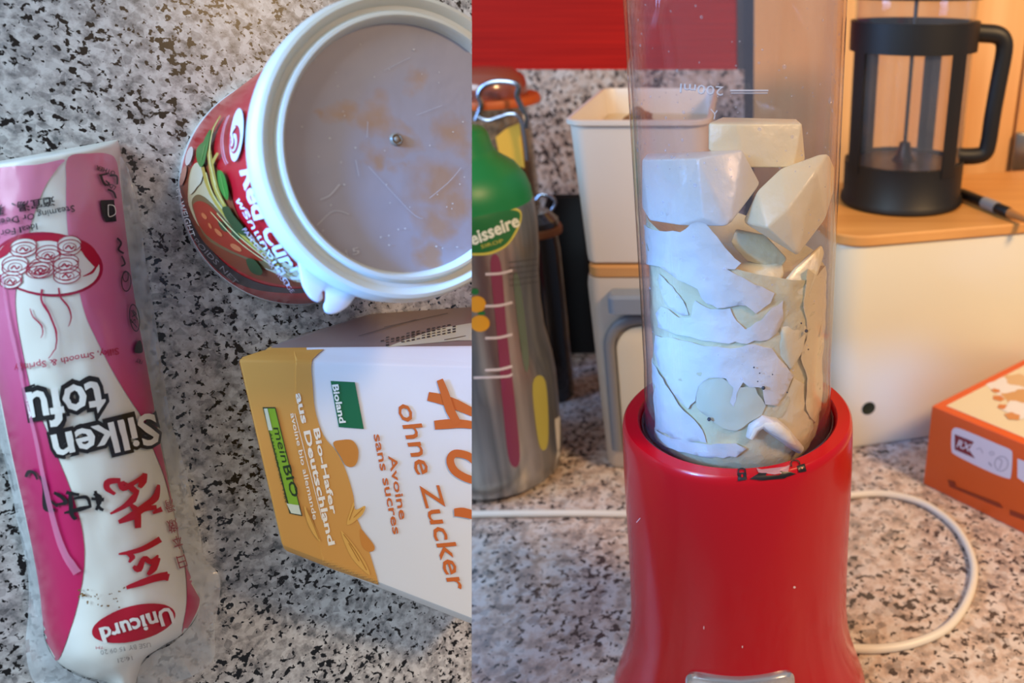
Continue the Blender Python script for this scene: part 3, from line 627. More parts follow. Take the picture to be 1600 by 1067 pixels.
# drops and oat grains
cb([poly([(520, 692), (534, 687), (550, 688), (559, 702), (558, 720), (551, 729), (540, 727), (531, 712)], True, 12)], '#c98436', 1, 'drop_print'); cb([poly([(562, 826), (572, 836), (584, 852), (583, 860), (573, 861), (564, 850)], True, 12)], '#c98436', 1, 'drop_print')
cb([poly([(541, 818), (546, 800), (552, 784), (555, 796), (570, 790), (566, 803), (556, 812), (548, 818)], True, 10), poly([(532, 830), (545, 842), (560, 862), (572, 882), (577, 898), (562, 886), (546, 866)], True, 10), poly([(475, 790), (484, 806), (494, 828), (500, 846), (488, 832), (478, 810)], True, 10)], '#dba851', 2, 'oat_print')
cb([stroke([(545, 812), (553, 790)], .9), stroke([(552, 808), (566, 794)], .9), stroke([(536, 834), (556, 862), (572, 890)], .9), stroke([(478, 794), (490, 822), (498, 842)], .8), stroke([(544, 848), (560, 876)], .9)], '#a86f24', 3, 'oat_print')

# =================================================================== RIGHT: blender
BX, BY = -.0042, .2988
AXC = Vector((BX, BY, 0))
ZR = .1745
bl_ = thing('personal_blender', 'glossy red blender base holding a clear bottle full of tofu', 'blender', (BX, BY, 0))
prof = [(0, .002), (.058, .002), (.0635, .003), (.0655, .008), (.0645, .016), (.0605, .028), (.0566, .040), (.0536, .054), (.0518, .070), (.0511, .090), (.0507, .110), (.0505, .130), (.0502, .150), (.0497, .164), (.0494, .1705), (.0489, .1735), (.0480, .1745), (.0428, .1745), (.0421, .1739), (.0418, .1722), (.0417, .166), (.0417, .150), (0, .150)]
prof[0] = (0, 0); prof[1] = (.058, 0); 
bm = lathe(prof, AXC, seg=128); Tr = bvh(bm)
part('base_housing', bm, pm('blender_red', '#ae0010', .25, coat=.2, spec=.3), bl_)
# start button low on the front
bz = AX(BY - .06, 1062) - .003
cb_ = Vector((BX, BY, 0))
bm = bmesh.new()
bc = Tr.ray_cast(CAM, cray(1158, 1066).normalized())
def oncyl(ax, z, off=0, tree=Tr):
    loc, nor, _, _ = tree.ray_cast(Vector((BX + math.sin(ax) * .2, BY - math.cos(ax) * .2, z)), Vector((-math.sin(ax), math.cos(ax), 0)))
    return loc + nor * off
zc = bc[0].z if bc[0] else .02
bm = bmesh.new(); rings = []
for j, (k, off) in enumerate([(1.0, -.002), (1.0, .0015), (.94, .0028), (.85, .0030), (.0, .0034)]):
    if k == 0: rings.append([bm.verts.new(oncyl(.02, zc - .009, off))]); continue
    ring = []
    for i in range(40):
        t = 2 * math.pi * i / 40; sx = math.copysign(abs(math.cos(t)) ** .35, math.cos(t)); sy = math.copysign(abs(math.sin(t)) ** .35, math.sin(t))
        ring.append(bm.verts.new(oncyl(.02 + sx * .46 * k, zc - .009 + sy * .0125 * k, off)))
    rings.append(ring)
for a, b in zip(rings[:-1], rings[1:]):
    for i in range(40):
        if len(b) == 1: bm.faces.new((a[i], a[(i + 1) % 40], b[0]))
        else: bm.faces.new((a[i], a[(i + 1) % 40], b[(i + 1) % 40], b[i]))
part('start_button', bm, pm('silver', '#c9ccd2', .22, .9), bl_, label='silver start button')
BK_ = pm('marking_black', '#120a0a', .4)
def bd(items, name, mat=BK_, off=.0005, lab=None):
    if 'lock' in name: items = [([V2((p.x, p.y + 4.5)) for p in vs_], fs_) for vs_, fs_ in items]
    if name == 'dust_speck' and len(items) > 1: return [bd([i_], name, mat, off, lab) for i_ in items]
    return decal(name, items, mat, Tr, bl_, off, label=lab)
bd([poly([(1152, 736), (1166, 735), (1167, 745), (1153, 746)], False, 3), stroke([(1154, 737), (1154, 731), (1159, 729), (1164, 731), (1164, 736)], 2)], 'lock_symbol'); bd([ellipse(1159.5, 740, 1.6, 1.6, 0, 10)], 'lock_symbol', pm('mark_red', '#a8000c', .2), .0007)
bd([poly([(1245, 725), (1257, 721), (1259, 731), (1247, 733)], False, 3), stroke([(1250, 723), (1247, 717), (1240, 716), (1236, 720), (1237, 726)], 1.8)], 'unlock_symbol'); bd([ellipse(1252, 727, 1.5, 1.5, 0, 10)], 'unlock_symbol', MATS['mark_red'], .0007)
bd([poly([(1171, 744), (1186, 736), (1198, 736), (1196, 739), (1216, 738), (1222, 735), (1218, 733), (1234, 733), (1243, 735), (1228, 740), (1226, 742), (1190, 745)], False, 3)], 'lock_arrow')
bd([poly([(1182, 728), (1190, 730), (1226, 726), (1234, 723), (1231, 733), (1210, 737), (1185, 735)], False, 3)], 'locking_notch', pm('notch', '#a9736e', .15, coat=.5), .0004)
bd([ellipse(1241, 917, 2, 2, 0, 10), stroke([(995, 816), (1001, 809)], 1.2), ellipse(1160, 1010, 1, 2, 0, 8), ellipse(1100, 980, .8, 3, 0, 8)], 'dust_speck', ink('#e0b8b8'), .0002)
# bottle
clr = clear('bottle_clear', (.925, .915, .95), .03, 1.5, .012, (.8, .85, 1))
ZT = .405
def bprof(off=0): return [(.0402 - off, .160), (.0398 - off, .1745), (.0388 - off, .200), (.0386 - off, .240), (.0385 - off, .290), (.0383 - off, .34), (.0382 - off, ZT - .012), (.0372 - off, ZT - .004), (.034 - off, ZT - off), (0, ZT - off)]
bm = lathe(bprof() + bprof(.0012)[::-1], AXC, seg=128)
Tg = bvh(bm)
bt_ = part('bottle', bm, clr, bl_, label='clear plastic bottle with its base upwards')
bm = lathe([(.0403, .158), (.0414, .158), (.0415, .1705), (.0412, .1725), (.0407, .1728), (.0403, .172)], AXC, seg=96, close=True)
part('blade_collar', bm, clear('collar_clear', (.93, .88, .92), .05, 1.5, .04, (.8, .8, .95)), bl_, label='clear screw collar seated in the red rim')
emb = pm('embossed', '#8f8ea6', .15, coat=.8, alpha=.75); embl = pm('embossed_light', '#d8d6e6', .15, coat=.8, alpha=.8)  # dark and light lettering copies paint the relief's shade and highlight
for mt, dx, dy, of in ((emb, 0, 1.2, .0002), (embl, 0, 0, .0004)):
    decal('embossed_volume', [text('200ml', (1131 + dx, 135 + dy), (1064 + dx, 130 + dy), 15, .0, 0, 6), stroke([(1141 + dx, 141 + dy), (1200, 141 + dy)], 2.2), stroke([(1142, 145 + dy), (1199, 145 + dy)], 1.2), stroke([(1111, 170 + dy), (1117, 178), (1116, 186)], 1.4), stroke([(1121, 172 + dy), (1117, 178)], 1.4)], mt, Tg, bt_, of)
drop = bmesh.new()
for k in range(260):
    th = random.uniform(-1.35, 1.35); z = random.uniform(.285, .395) if k < 200 else random.uniform(.2, .3); r = abs(random.gauss(.00012, .00018)) + .00014
    if random.random() < .08: r *= 1.9
    c = Vector((BX + math.sin(th) * .0370, BY - math.cos(th) * .0370, z)); n = Vector((math.sin(th), -math.cos(th), 0))
    lathe([(0, -r * .6), (r * .8, -r * .25), (r, 0), (r * .6, .0002), (0, .0003)], c, n, 8, bm=drop)
part('water_droplets', drop, clear('droplet', (.95, .95, .98), .05, 1.4, .12, (.95, .95, 1)), bl_, kind='stuff')

# tofu in the bottle
tofum = pm('tofu_flesh', '#dcd3bd', .36, coat=.12, sss=.25, bump=.45, bscale=110)
tofuwet = pm('tofu_wet', '#d6c894', .25, coat=.5, sss=.3, bump=.5, bscale=150, var=.12, vscale=90)
def CYL(u, v, rho=.0366, back=0.0):
    d = cray(u, v); dx, dy = d.x, d.y; ox, oy = -BX, -BY
    a = dx * dx + dy * dy; b = 2 * (ox * dx + oy * dy); c = ox * ox + oy * oy - rho * rho; D = b * b - 4 * a * c
    t = (-b - math.sqrt(max(D, 0))) / (2 * a)
    p = CAM + d * t
    if D < 0:
        q = Vector((p.x - BX, p.y - BY)); q *= rho / q.length; p = Vector((BX + q.x, BY + q.y, p.z))
    return p + d.normalized() * back
def inside(p, rho=.0368):
    q = Vector((p.x - BX, p.y - BY)); l = q.length
    if l > rho: q *= rho / l; return Vector((BX + q.x, BY + q.y, p.z))
    return p
def hull(pts, bev=.0012, sub=0):
    bm = bmesh.new()
    for p in pts: bm.verts.new(inside(p))
    r = bmesh.ops.convex_hull(bm, input=bm.verts[:])
    for v in [v for v in bm.verts if not v.link_faces]: bm.verts.remove(v)
    bmesh.ops.dissolve_limit(bm, angle_limit=.12, verts=bm.verts[:], edges=bm.edges[:])
    if bev: bmesh.ops.bevel(bm, geom=bm.edges[:], offset=bev, segments=3, affect='EDGES', profile=.5, clamp_overlap=True)
    return bm
def plate(pts, rho=.0364, th=.005, grid=14, smooth=True):
    ps = [V2(p) for p in pts]; rag = []
    for a_, b_ in zip(ps, ps[1:] + ps[:1]):
        n_ = max(1, int((b_ - a_).length / 9)); q_ = Vector((-(b_ - a_).y, (b_ - a_).x)).normalized()
        for k_ in range(n_):
            p_ = a_.lerp(b_, k_ / n_); rag.append(p_ + q_ * noise.noise(Vector((p_.x * .11, p_.y * .11, 3))) * 3.2)
    vs, fs = poly(rag, False, 9); bm = bmesh.new()
    A = []; B = []
    for p in vs:
        w_ = noise.noise(Vector((p.x * .02, p.y * .02, rho * 900))) * .0006 + noise.noise(Vector((p.x * .06, p.y * .06, 4))) * .0005 - .0005
        A.append(bm.verts.new(CYL(p.x, p.y, rho + w_))); B.append(bm.verts.new(CYL(p.x, p.y, rho - th)))
    from collections import Counter
    cnt = Counter()
    for f in fs:
        bm.faces.new([A[i] for i in f]); bm.faces.new([B[i] for i in f][::-1])
        for i in range(len(f)): cnt[tuple(sorted((f[i], f[(i + 1) % len(f)])))] += 1
    for (i, j), n in cnt.items():
        if n == 1: bm.faces.new((A[i], A[j], B[j], B[i]))
    return bm
tofuc = pm('tofu_cream', '#e2d09c', .32, coat=.2, sss=.25, bump=.4, bscale=120)  # yellowish curd, with warm light from the right put into the colour
GT = 'pieces of tofu in the blender bottle'
def chunk(bm, label, mat=None, cat='tofu piece', name='tofu_piece', angle=50):
    tag(part(name, bm, mat or tofum, angle=angle), label, cat, GT)
# wet mass filling the lower bottle
def mass():
    prof = []; bm = bmesh.new(); S = 96; rings = []
    zs = [.1600, .164, .168, .173] + [.178 + k * .0045 for k in range(22)]
    for j, z in enumerate(zs):
        ring = []
        for k in range(S):
            t = 2 * math.pi * k / S; f = .0347 + .0012 * noise.noise(Vector((math.cos(t) * 2.2, math.sin(t) * 2.2, z * 75))) + .001 * noise.noise(Vector((math.cos(t) * 6, math.sin(t) * 6, z * 220)))
            if j < 3: f *= (.80, .92, .98)[j]
            # surface slopes down to the right front
            zz = z if z < .22 else .22 + (z - .22) * (.62 - .22 * math.cos(t))
            ring.append(bm.verts.new((BX + math.cos(t) * min(f, .0362), BY + math.sin(t) * min(f, .0362), zz)))
        rings.append(ring)
    for a, b in zip(rings[:-1], rings[1:]):
        for k in range(S): bm.faces.new((a[k], b[k], b[(k + 1) % S], a[(k + 1) % S]))
    c0 = bm.verts.new((BX, BY, .16)); c1 = bm.verts.new((BX, BY, rings[-1][0].co.z - .004))
    for k in range(S): bm.faces.new((c0, rings[0][k], rings[0][(k + 1) % S])); bm.faces.new((c1, rings[-1][k], rings[-1][(k + 1) % S]))
    return bm
o = part('tofu_mash', mass(), tofuwet); tag(o, 'wet crumbled pale yellow tofu filling the lower half of the bottle', 'tofu'); o['kind'] = 'stuff'
def C(u, v, back=0, rho=.0366): return CYL(u, v, rho, back)
# upper back block
chunk(hull([C(1107, 192, .022), C(1150, 194, .022), C(1253, 193, .024), C(1128, 183, .040), C(1245, 186, .040), C(1107, 234, .020), C(1165, 262, .020), C(1240, 262, .020), C(1258, 250, .024), C(1120, 240, .045), C(1240, 250, .045)], .0006),
      'squared white tofu block topmost in the bottle, behind the others', pm('tofu_cream_light', '#ead9ab', .34, coat=.12, sss=.25, bump=.4, bscale=110))  # tofu tone yellowed to carry warm light, shared with the big right block
# upper left block (cool face) with warm right facet
chunk(hull([C(1003, 250, .004), C(1010, 240, .016), C(1088, 238, .014), C(1090, 248, .004), C(1003, 325, .001), C(1015, 345, .001), C(1060, 352, .001), C(1098, 340, .000), C(1128, 354, .0005), C(1140, 351, .001), C(1160, 234, .014), C(1188, 287, .014), C(1145, 340, .010), C(1050, 250, .034), C(1120, 240, .034), C(1060, 330, .03), C(1120, 330, .03)], .0006),
      'large tofu block at the upper left of the bottle')
# big right block
chunk(hull([C(1160, 347, .010), C(1183, 298, .012), C(1220, 263, .013), C(1280, 241, .010), C(1295, 240, .006), C(1313, 262, .004), C(1312, 300, .004), C(1290, 342, .002), C(1246, 400, .001), C(1198, 356, .001), C(1276, 268, .002), C(1232, 325, .001), C(1230, 280, .034), C(1290, 262, .030), C(1240, 370, .03)], .0008),
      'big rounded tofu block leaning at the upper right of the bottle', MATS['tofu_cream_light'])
# long left slab
chunk(plate([(1002, 352), (1030, 360), (1062, 362), (1097, 341), (1120, 370), (1140, 395), (1158, 411), (1148, 421), (1136, 421), (1170, 440), (1210, 458), (1204, 474), (1181, 490), (1165, 476), (1140, 478), (1130, 482), (1112, 478), (1096, 466), (1090, 452), (1070, 442), (1050, 430), (1030, 416), (1001, 412)], .0362, .006),
      'broad smooth tofu slab pressed against the left of the bottle below the upper left block')
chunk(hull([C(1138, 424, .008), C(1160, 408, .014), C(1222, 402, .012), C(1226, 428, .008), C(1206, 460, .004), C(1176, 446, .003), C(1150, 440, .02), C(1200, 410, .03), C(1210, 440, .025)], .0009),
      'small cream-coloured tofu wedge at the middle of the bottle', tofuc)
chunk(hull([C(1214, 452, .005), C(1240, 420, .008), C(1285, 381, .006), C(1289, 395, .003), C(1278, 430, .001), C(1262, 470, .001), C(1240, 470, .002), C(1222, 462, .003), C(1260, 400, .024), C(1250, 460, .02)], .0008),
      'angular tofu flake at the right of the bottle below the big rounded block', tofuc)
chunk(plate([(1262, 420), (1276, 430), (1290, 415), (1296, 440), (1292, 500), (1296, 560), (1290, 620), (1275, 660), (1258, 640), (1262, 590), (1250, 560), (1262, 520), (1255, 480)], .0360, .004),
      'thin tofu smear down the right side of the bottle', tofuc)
chunk(plate([(1030, 428), (1050, 448), (1068, 470), (1076, 492), (1066, 494), (1046, 482), (1034, 462), (1028, 440)], .0358, .005),
      'narrow curved tofu sliver in the dark gap at the left of the bottle')
chunk(plate([(1024, 490), (1034, 478), (1060, 495), (1078, 496), (1086, 470), (1110, 484), (1140, 482), (1150, 502), (1165, 515), (1190, 500), (1206, 480), (1222, 470), (1224, 500), (1214, 520), (1200, 530), (1168, 536), (1130, 536), (1090, 530), (1056, 522), (1030, 512)], .0360, .006),
      'wide tofu slab crossing the middle of the bottle')
chunk(plate([(1024, 524), (1060, 530), (1100, 540), (1140, 544), (1180, 538), (1206, 544), (1240, 586), (1230, 612), (1214, 634), (1196, 632), (1192, 606), (1172, 604), (1162, 598), (1152, 614), (1146, 636), (1140, 628), (1146, 606), (1134, 592), (1108, 590), (1090, 604), (1086, 626), (1074, 640), (1050, 612), (1032, 580), (1022, 550)], .0362, .006),
      'largest smooth tofu slab, below the slab crossing the middle of the bottle')
chunk(plate([(1088, 606), (1100, 594), (1128, 590), (1150, 604), (1180, 606), (1196, 634), (1190, 648), (1168, 664), (1150, 674), (1128, 668), (1106, 652), (1088, 636)], .0361, .005),
      'greyish translucent tofu flap low in the middle of the bottle', pm('tofu_grey', '#cfc8a0', .3, coat=.4, sss=.3))
chunk(plate([(1006, 560), (1020, 566), (1040, 600), (1062, 632), (1078, 650), (1098, 672), (1104, 690), (1080, 690), (1050, 684), (1020, 668), (1008, 640)], .0362, .005),
      'long tofu piece down the lower left of the bottle')
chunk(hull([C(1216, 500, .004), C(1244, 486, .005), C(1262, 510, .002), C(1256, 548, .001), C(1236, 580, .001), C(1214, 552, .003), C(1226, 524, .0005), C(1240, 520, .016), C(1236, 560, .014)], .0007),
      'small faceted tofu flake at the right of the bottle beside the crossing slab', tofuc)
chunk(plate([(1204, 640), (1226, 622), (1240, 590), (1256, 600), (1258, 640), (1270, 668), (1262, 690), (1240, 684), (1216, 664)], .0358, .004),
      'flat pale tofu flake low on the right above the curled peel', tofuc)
chunk(hull([C(1150, 356, .012), C(1196, 366, .014), C(1232, 404, .010), C(1218, 424, .010), C(1166, 408, .012), C(1140, 380, .008), C(1180, 388, .030)], .0008),
      'greenish shaded tofu piece in the hollow under the big rounded block', tofuwet)
chunk(tube([C(1172, 684, .000), C(1178, 668, .001), C(1190, 658, .002), C(1206, 664, .001), C(1222, 676, .001), C(1236, 690, .001), C(1250, 702, .001)], lambda t: .0018 + .0016 * math.sin(math.pi * t), 12),
      'thin curled tofu peel at the bottom right of the bottle')
chunk(plate([(1020, 672), (1060, 690), (1110, 698), (1160, 700), (1165, 690), (1120, 672), (1090, 668), (1104, 690), (1060, 684)], .0362, .004) if False else plate([(1016, 668), (1050, 686), (1100, 694), (1150, 692), (1166, 700), (1150, 714), (1100, 714), (1050, 702), (1018, 684)], .0364, .004),
      'low tofu strip along the bottom front of the bottle')
# crumb outside and pepper specks
TM = [(1260, 517, 2.6), (1193, 606, 2.8), (1252, 505, 1.3), (1178, 574, 1.3), (1187, 583, 1), (1184, 596, 1), (1207, 585, 1), (1108, 655, 3), (1263, 546, 1.2), (1230, 613, 1.2)]
TL = ['larger of the dark specks on the upper right of the tofu', 'largest dark speck on the big smooth tofu slab below the crossing slab', 'tiny dark speck just above the larger one at the upper right of the tofu',
      'topmost of the pinprick specks on the big smooth tofu slab', 'second pinprick speck down on the big smooth tofu slab', 'pinprick speck just above the largest speck on the big smooth tofu slab',
      'pinprick speck to the right of the largest speck on the big smooth tofu slab', 'dark speck low on the left under the greyish tofu flap', 'lone pinprick speck on the right-hand tofu smear', 'speck at the lower right corner of the big smooth tofu slab']
for (u, v, r), tl_ in zip(TM, TL):
    c = CYL(u, v, .0371); rr = r * .00027
    tag(part('dark_speck', lathe([(0, -rr), (rr * .7, -rr * .7), (rr, 0), (rr * .7, rr * .7), (0, rr)], c, seg=8), pm('speck_dark', '#1a1410', .5)), tl_, 'speck', 'dark specks on the tofu')
c = CYL(1296, 516, .0392)
tag(part('tofu_crumb', hull([c + Vector(d) * .002 for d in ((0, 0, 1.6), (1, 0, -1), (-.7, .5, -1), (-.3, -.9, -1), (.3, .2, .4))], .0004), tofum), 'small tofu crumb stuck outside on the right edge of the bottle', 'tofu crumb')

# =================================================================== canisters
white = pm('white_plastic', '#d6cabc', .32, coat=.1)
cyf = .508
xl = WY(882, 188, cyf).x; xr = WY(1108, 188, cyf).x; yb = .655
zt = AX(cyf, 188); z1 = AX(cyf, 418); z0l = AX(cyf, 437)
def rrect(x0, x1, y0, y1, r, n=6):
    out = []
    for cx_, cy_, a in ((x1 - r, y1 - r, 0), (x0 + r, y1 - r, 90), (x0 + r, y0 + r, 180), (x1 - r, y0 + r, 270)):
        for k in range(n + 1): t = math.radians(a + 90 * k / n); out.append((cx_ + r * math.cos(t), cy_ + r * math.sin(t)))
    return out
def loft(rings, cap0=True, cap1=True, bm=None):
    bm = bm or bmesh.new(); R = [[bm.verts.new(p) for p in r] for r in rings]; n = len(R[0])
    for a, b in zip(R[:-1], R[1:]):
        for k in range(n): bm.faces.new((a[k], a[(k + 1) % n], b[(k + 1) % n], b[k]))
    if cap0: bm.faces.new(R[0][::-1])
    if cap1: bm.faces.new(R[-1])
    return bm
def rr3(inset, z, x0=xl, x1=xr, y0=cyf, y1=yb, r=.012): return [(x, y, z) for x, y in rrect(x0 + inset, x1 - inset, y0 + inset, y1 - inset, max(.002, r - inset))]
can = thing('storage_canister', 'white square open canister stacked on top, left of the blender bottle', 'canister', ((xl + xr) / 2, (cyf + yb) / 2, z1))
tp_in = .0
part('canister_body', loft([rr3(.008, z1), rr3(.005, z1 + .002), rr3(.0045, z1 + .006), rr3(.001, zt - .004), rr3(-.0012, zt - .003), rr3(-.0012, zt - .0005), rr3(0, zt), rr3(.0018, zt), rr3(.003, zt - .004), rr3(.008, z1 + .006)], True, True), white, can)
bm = bmesh.new()
for k in range(60):
    a, r = random.uniform(0, 6.28), abs(random.gauss(0, .014)); s = random.uniform(.002, .004)
    bmesh.ops.create_icosphere(bm, subdivisions=1, radius=s, matrix=Matrix.Translation(((xl + xr) / 2 - .006 + r * math.cos(a), .565 + r * math.sin(a) * .8, zt - .018 + max(0, .014 - r * .8) + random.uniform(0, .002))))
o = part('oat_flakes', bm, pm('flakes', '#8a5a2c', .7)); tag(o, 'small heap of brown crumbs inside the open white canister', 'crumbs'); o['kind'] = 'stuff'
o = part('crumb_bed', loft([rr3(.012, z1 + .008), rr3(.0045, zt - .019)], True, True), pm('bed', '#d8c4a2', .7)); tag(o, 'pale loose contents filling the open white canister', 'crumbs'); o['kind'] = 'stuff'
xl2 = WY(904, 440, cyf).x; 
cn2 = thing('storage_canister', 'white canister with a grey arched handle and wooden lid under the open canister', 'canister', ((xl + xr) / 2, (cyf + yb) / 2, 0))
def r2(i, z): return rr3(i, z, xl + .002, xr - .002)
part('canister_body', loft([r2(.010, 0), r2(.006, .001), r2(.004, .005), r2(.001, z0l - .006), r2(.002, z0l)], True, True), pm('white_grey_plastic', '#bfb3a6', .35), cn2)
part('wooden_lid', loft([r2(.006, z0l), r2(.003, z0l + .001), r2(.003, z1 - .0015), r2(.005, z1 - .0002)], True, True), wood('bamboo_dark', '#a9703c', '#cf9a5e', 0, 1), cn2, label='wooden lid')
gm = pm('grey_plastic', '#74777c', .4)
gx0, gx1 = WY(945, 560, cyf).x, WY(1075, 560, cyf).x; gz1 = AX(cyf, 497); gz0 = AX(cyf, 700)
def arch(x0, x1, zb_, zt_, r, y):
    pts = [(x0, y, zb_)]
    for k in range(9): t = math.pi - math.pi / 2 * k / 8; pts.append((x0 + r + r * math.cos(t), y, zt_ - r + r * math.sin(t)))
    for k in range(9): t = math.pi / 2 - math.pi / 2 * k / 8; pts.append((x1 - r + r * math.cos(t), y, zt_ - r + r * math.sin(t)))
    pts.append((x1, y, zb_)); return pts
part('handle', tube(arch(gx0 + .004, gx1 - .004, gz0, gz1, .022, cyf - .001), .0042, 12, flat=(Vector((0, 1, 0)), .8)), gm, cn2, label='grey arched handle frame')
part('inset_panel', extrude_poly([Vector(p) for p in arch(gx0 + .009, gx1 - .009, gz0 + .002, gz1 - .006, .018, cyf - .0005)], Vector((0, -.0012, 0)), .0004), pm('panel_cream', '#d5c9ae', .4), cn2)
lz = AX(cyf - .01, 473); lx0 = WY(953, 470, cyf).x
part('latch', loft([[(x, y, lz - .007) for x, y in rrect(lx0, lx0 + .05, cyf - .014, cyf + .004, .006)], [(x, y, lz + .004) for x, y in rrect(lx0, lx0 + .05, cyf - .014, cyf + .004, .006)], [(x, y, lz + .006) for x, y in rrect(lx0 + .002, lx0 + .048, cyf - .012, cyf + .003, .005)]]), pm('grey_latch', '#7f8790', .35), cn2, label='grey latch tab')

# =================================================================== syrup can
SY = .512
sx_ = WY(788, 780, SY).x
syr = thing('syrup_can', 'silver metal syrup can with a green cap beside the granite slab', 'syrup can', (sx_, SY, 0))
def rv(v, half): z = AX(SY, v); return (RAD(SY, z, half), z)
bp2 = [(0, 0), (.034, 0), (.0375, .0015), rv(770, 97), rv(740, 101), rv(695, 104), rv(640, 106), rv(590, 109), rv(560, 108), rv(518, 102), rv(470, 103), rv(428, 107), rv(395, 113), rv(350, 117), rv(318, 117), rv(306, 114), rv(303, 105)]
bp2[3] = (max(.0385, min(bp2[3][0], .046)), bp2[3][1] if bp2[3][1] > .003 else .006)
bp2 = [p for i, p in enumerate(bp2) if i < 3 or p[1] > .005]
bm = lathe(bp2 + [(0, bp2[-1][1])], Vector((sx_, SY, 0)), seg=80); Ts = bvh(bm)
def canmat():
    m = pm('can_metal', '#9a9a98', .30, .85); nt = m.node_tree; b = nt.nodes['Principled BSDF']; N = nt.nodes.new; K = nt.links.new
    tc = N('ShaderNodeTexCoord'); mp = N('ShaderNodeMapping'); mp.inputs['Scale'].default_value = (60, 60, 3)
    n = N('ShaderNodeTexNoise'); n.inputs['Scale'].default_value = 1; n.inputs['Detail'].default_value = 3; K(tc.outputs['Object'], mp.inputs[0]); K(mp.outputs[0], n.inputs['Vector'])
    r = ramp(nt, [(.25, '#73777a'), (.45, '#b2aea8'), (.6, '#8b8c8a'), (.8, '#c9c3ba')]); K(n.outputs['Fac'], r.inputs[0]); K(r.outputs[0], b.inputs['Base Color']); return m
part('can_body', bm, canmat(), syr)
cp = [rv(312, 116), rv(306, 115), rv(298, 115), rv(280, 110), rv(260, 97), rv(244, 74), rv(232, 66), rv(210, 62), rv(202, 56), rv(198, 40)]
part('cap', lathe([(0, cp[0][1])] + cp + [(0, cp[-1][1])], Vector((sx_, SY, 0)), seg=80), pm('cap_green', '#0b7a3c', .4), syr, label='green ribbed screw cap')
zz = AX(SY, 325)
def sd(items, c, lay, rough=.35, name='print'):
    if 1 < len(items) <= 3: return [sd([i_], c, lay, rough, name) for i_ in items]
    return decal(name, items, ink(c, rough), Ts, syr, .0002 + lay * .0002)
sd([poly([(700, 345), (740, 338), (790, 326), (812, 328), (814, 345), (806, 365), (792, 384), (770, 396), (745, 399), (715, 396), (690, 380)], True, 9)], '#c9c254', 0); sd([poly([(700, 347), (740, 340), (790, 329), (810, 331), (811, 345), (803, 363), (790, 381), (768, 392), (745, 395), (715, 392), (692, 378)], True, 9)], '#1d6a34', 1)
sd([text('Teisseire', (722, 390), (812, 352), 21, .03, .1, 8)], '#dfe6d4', 2, name='lettering'); sd([text('SIROP', (752, 388), (786, 378), 6, 0, 0, 8)], '#c9c254', 2, name='lettering')
sd([poly([(766, 410), (782, 410), (792, 520), (806, 640), (812, 720), (796, 720), (786, 640), (776, 520)], True, 12)], '#7c3450', 0)
sd([poly([(802, 440), (812, 440), (826, 560), (818, 570)], True, 12)], '#5a6a5c', 0); sd([poly([(832, 600), (852, 596), (856, 690), (842, 694)], True, 12)], '#a8a24a', 0)
sd([stroke([(758, 428 + k * 50), (780, 427 + k * 50), (800, 422 + k * 50)], 4) for k in range(4)] + [stroke([(740, 590), (790, 588), (800, 584)], 3.5)], '#cfc8cc', 1)
sd([ellipse(745, 475, 14, 13, 0, 20, 6), ellipse(750, 505, 15, 13, 0, 20, 6)], '#d89a28', 1); sd([ellipse(742, 455, 6, 5, 0, 12), ellipse(752, 489, 6, 3, 0, 12)], '#1f7038', 2)
sd([poly([(866, 655), (874, 650), (876, 718), (868, 728)], False, 8)], '#c8c6c0', 1); sd([text('750 ML', (846, 416), (800, 420), 5, 0, 0, 6)] if False else [stroke([(795, 410 + k * 9), (840, 404 + k * 9)], 1) for k in range(5)], '#4a4a48', 1)

# =================================================================== jars behind
glassj = clear('jar_glass', (.80, .74, .66), .05, 1.5, .12, (.6, .45, .3))
JY = .69
jx = WY(760, 150, JY).x; jz = AX(JY, 150)
jar = thing('clip_top_jar', 'tall clip-top glass jar with an orange rubber seal behind the syrup can', 'jar', (jx, JY, 0))
jc = Vector((jx, JY, 0)); jr = RAD(JY, jz, 64)
part('jar_glass', lathe([(0, 0), (jr * .95, 0), (jr * 1.0, .004), (jr * 1.0, jz - .03), (jr * .95, jz - .014), (jr * .95, jz - .005), (jr * .9, jz - .005), (jr * .93, jz - .03), (jr * .93, .006), (0, .006)], jc), glassj, jar)
part('jar_contents', lathe([(0, .007), (jr * .9, .007), (jr * .9, jz - .05), (jr * .5, jz - .046), (0, jz - .045)], jc, seg=48), pm('brown_contents', '#6b452c', .8, bump=.6, bscale=300), jar)
part('rubber_seal', lathe([(jr * .9, jz - .006), (jr * 1.28, jz - .005), (jr * 1.30, jz - .002), (jr * 1.26, jz + .001), (jr * .9, jz + .001)], jc, close=True), pm('rubber_orange', '#c2571c', .5), jar, label='orange rubber seal ring')
part('glass_lid', lathe([(jr * 1.0, jz + .001), (jr * 1.02, jz + .006), (jr * .96, jz + .015), (jr * .7, jz + .022), (0, jz + .024), (0, jz + .016), (jr * .9, jz + .004)], jc), pm('lid_brown', '#8a4a3a', .2, coat=.6), jar, label='reddish brown domed lid')
wire = pm('wire_steel', '#8f9098', .25, .95)
def w2(pts, Y): return [WY(u, v, Y) for u, v in pts]
part('wire_bail', tube(catmull(w2([(744, 188), (752, 165), (748, 150), (754, 136), (772, 128), (795, 128), (810, 134), (808, 150), (814, 165), (822, 182), (822, 200)], JY - jr * 1.32), 5), .0022, 8), wire, jar, label='twisted steel wire clasp')
part('wire_bail', tube(catmull(w2([(746, 182), (762, 188), (778, 184), (798, 178), (812, 184), (820, 215), (824, 250)], JY - jr * 1.34), 5), .0018, 8), wire, jar)
yl = [WY(u, v, JY - jr - .002) for u, v in ((775, 214), (792, 200), (812, 192), (820, 262), (800, 256), (782, 248))]
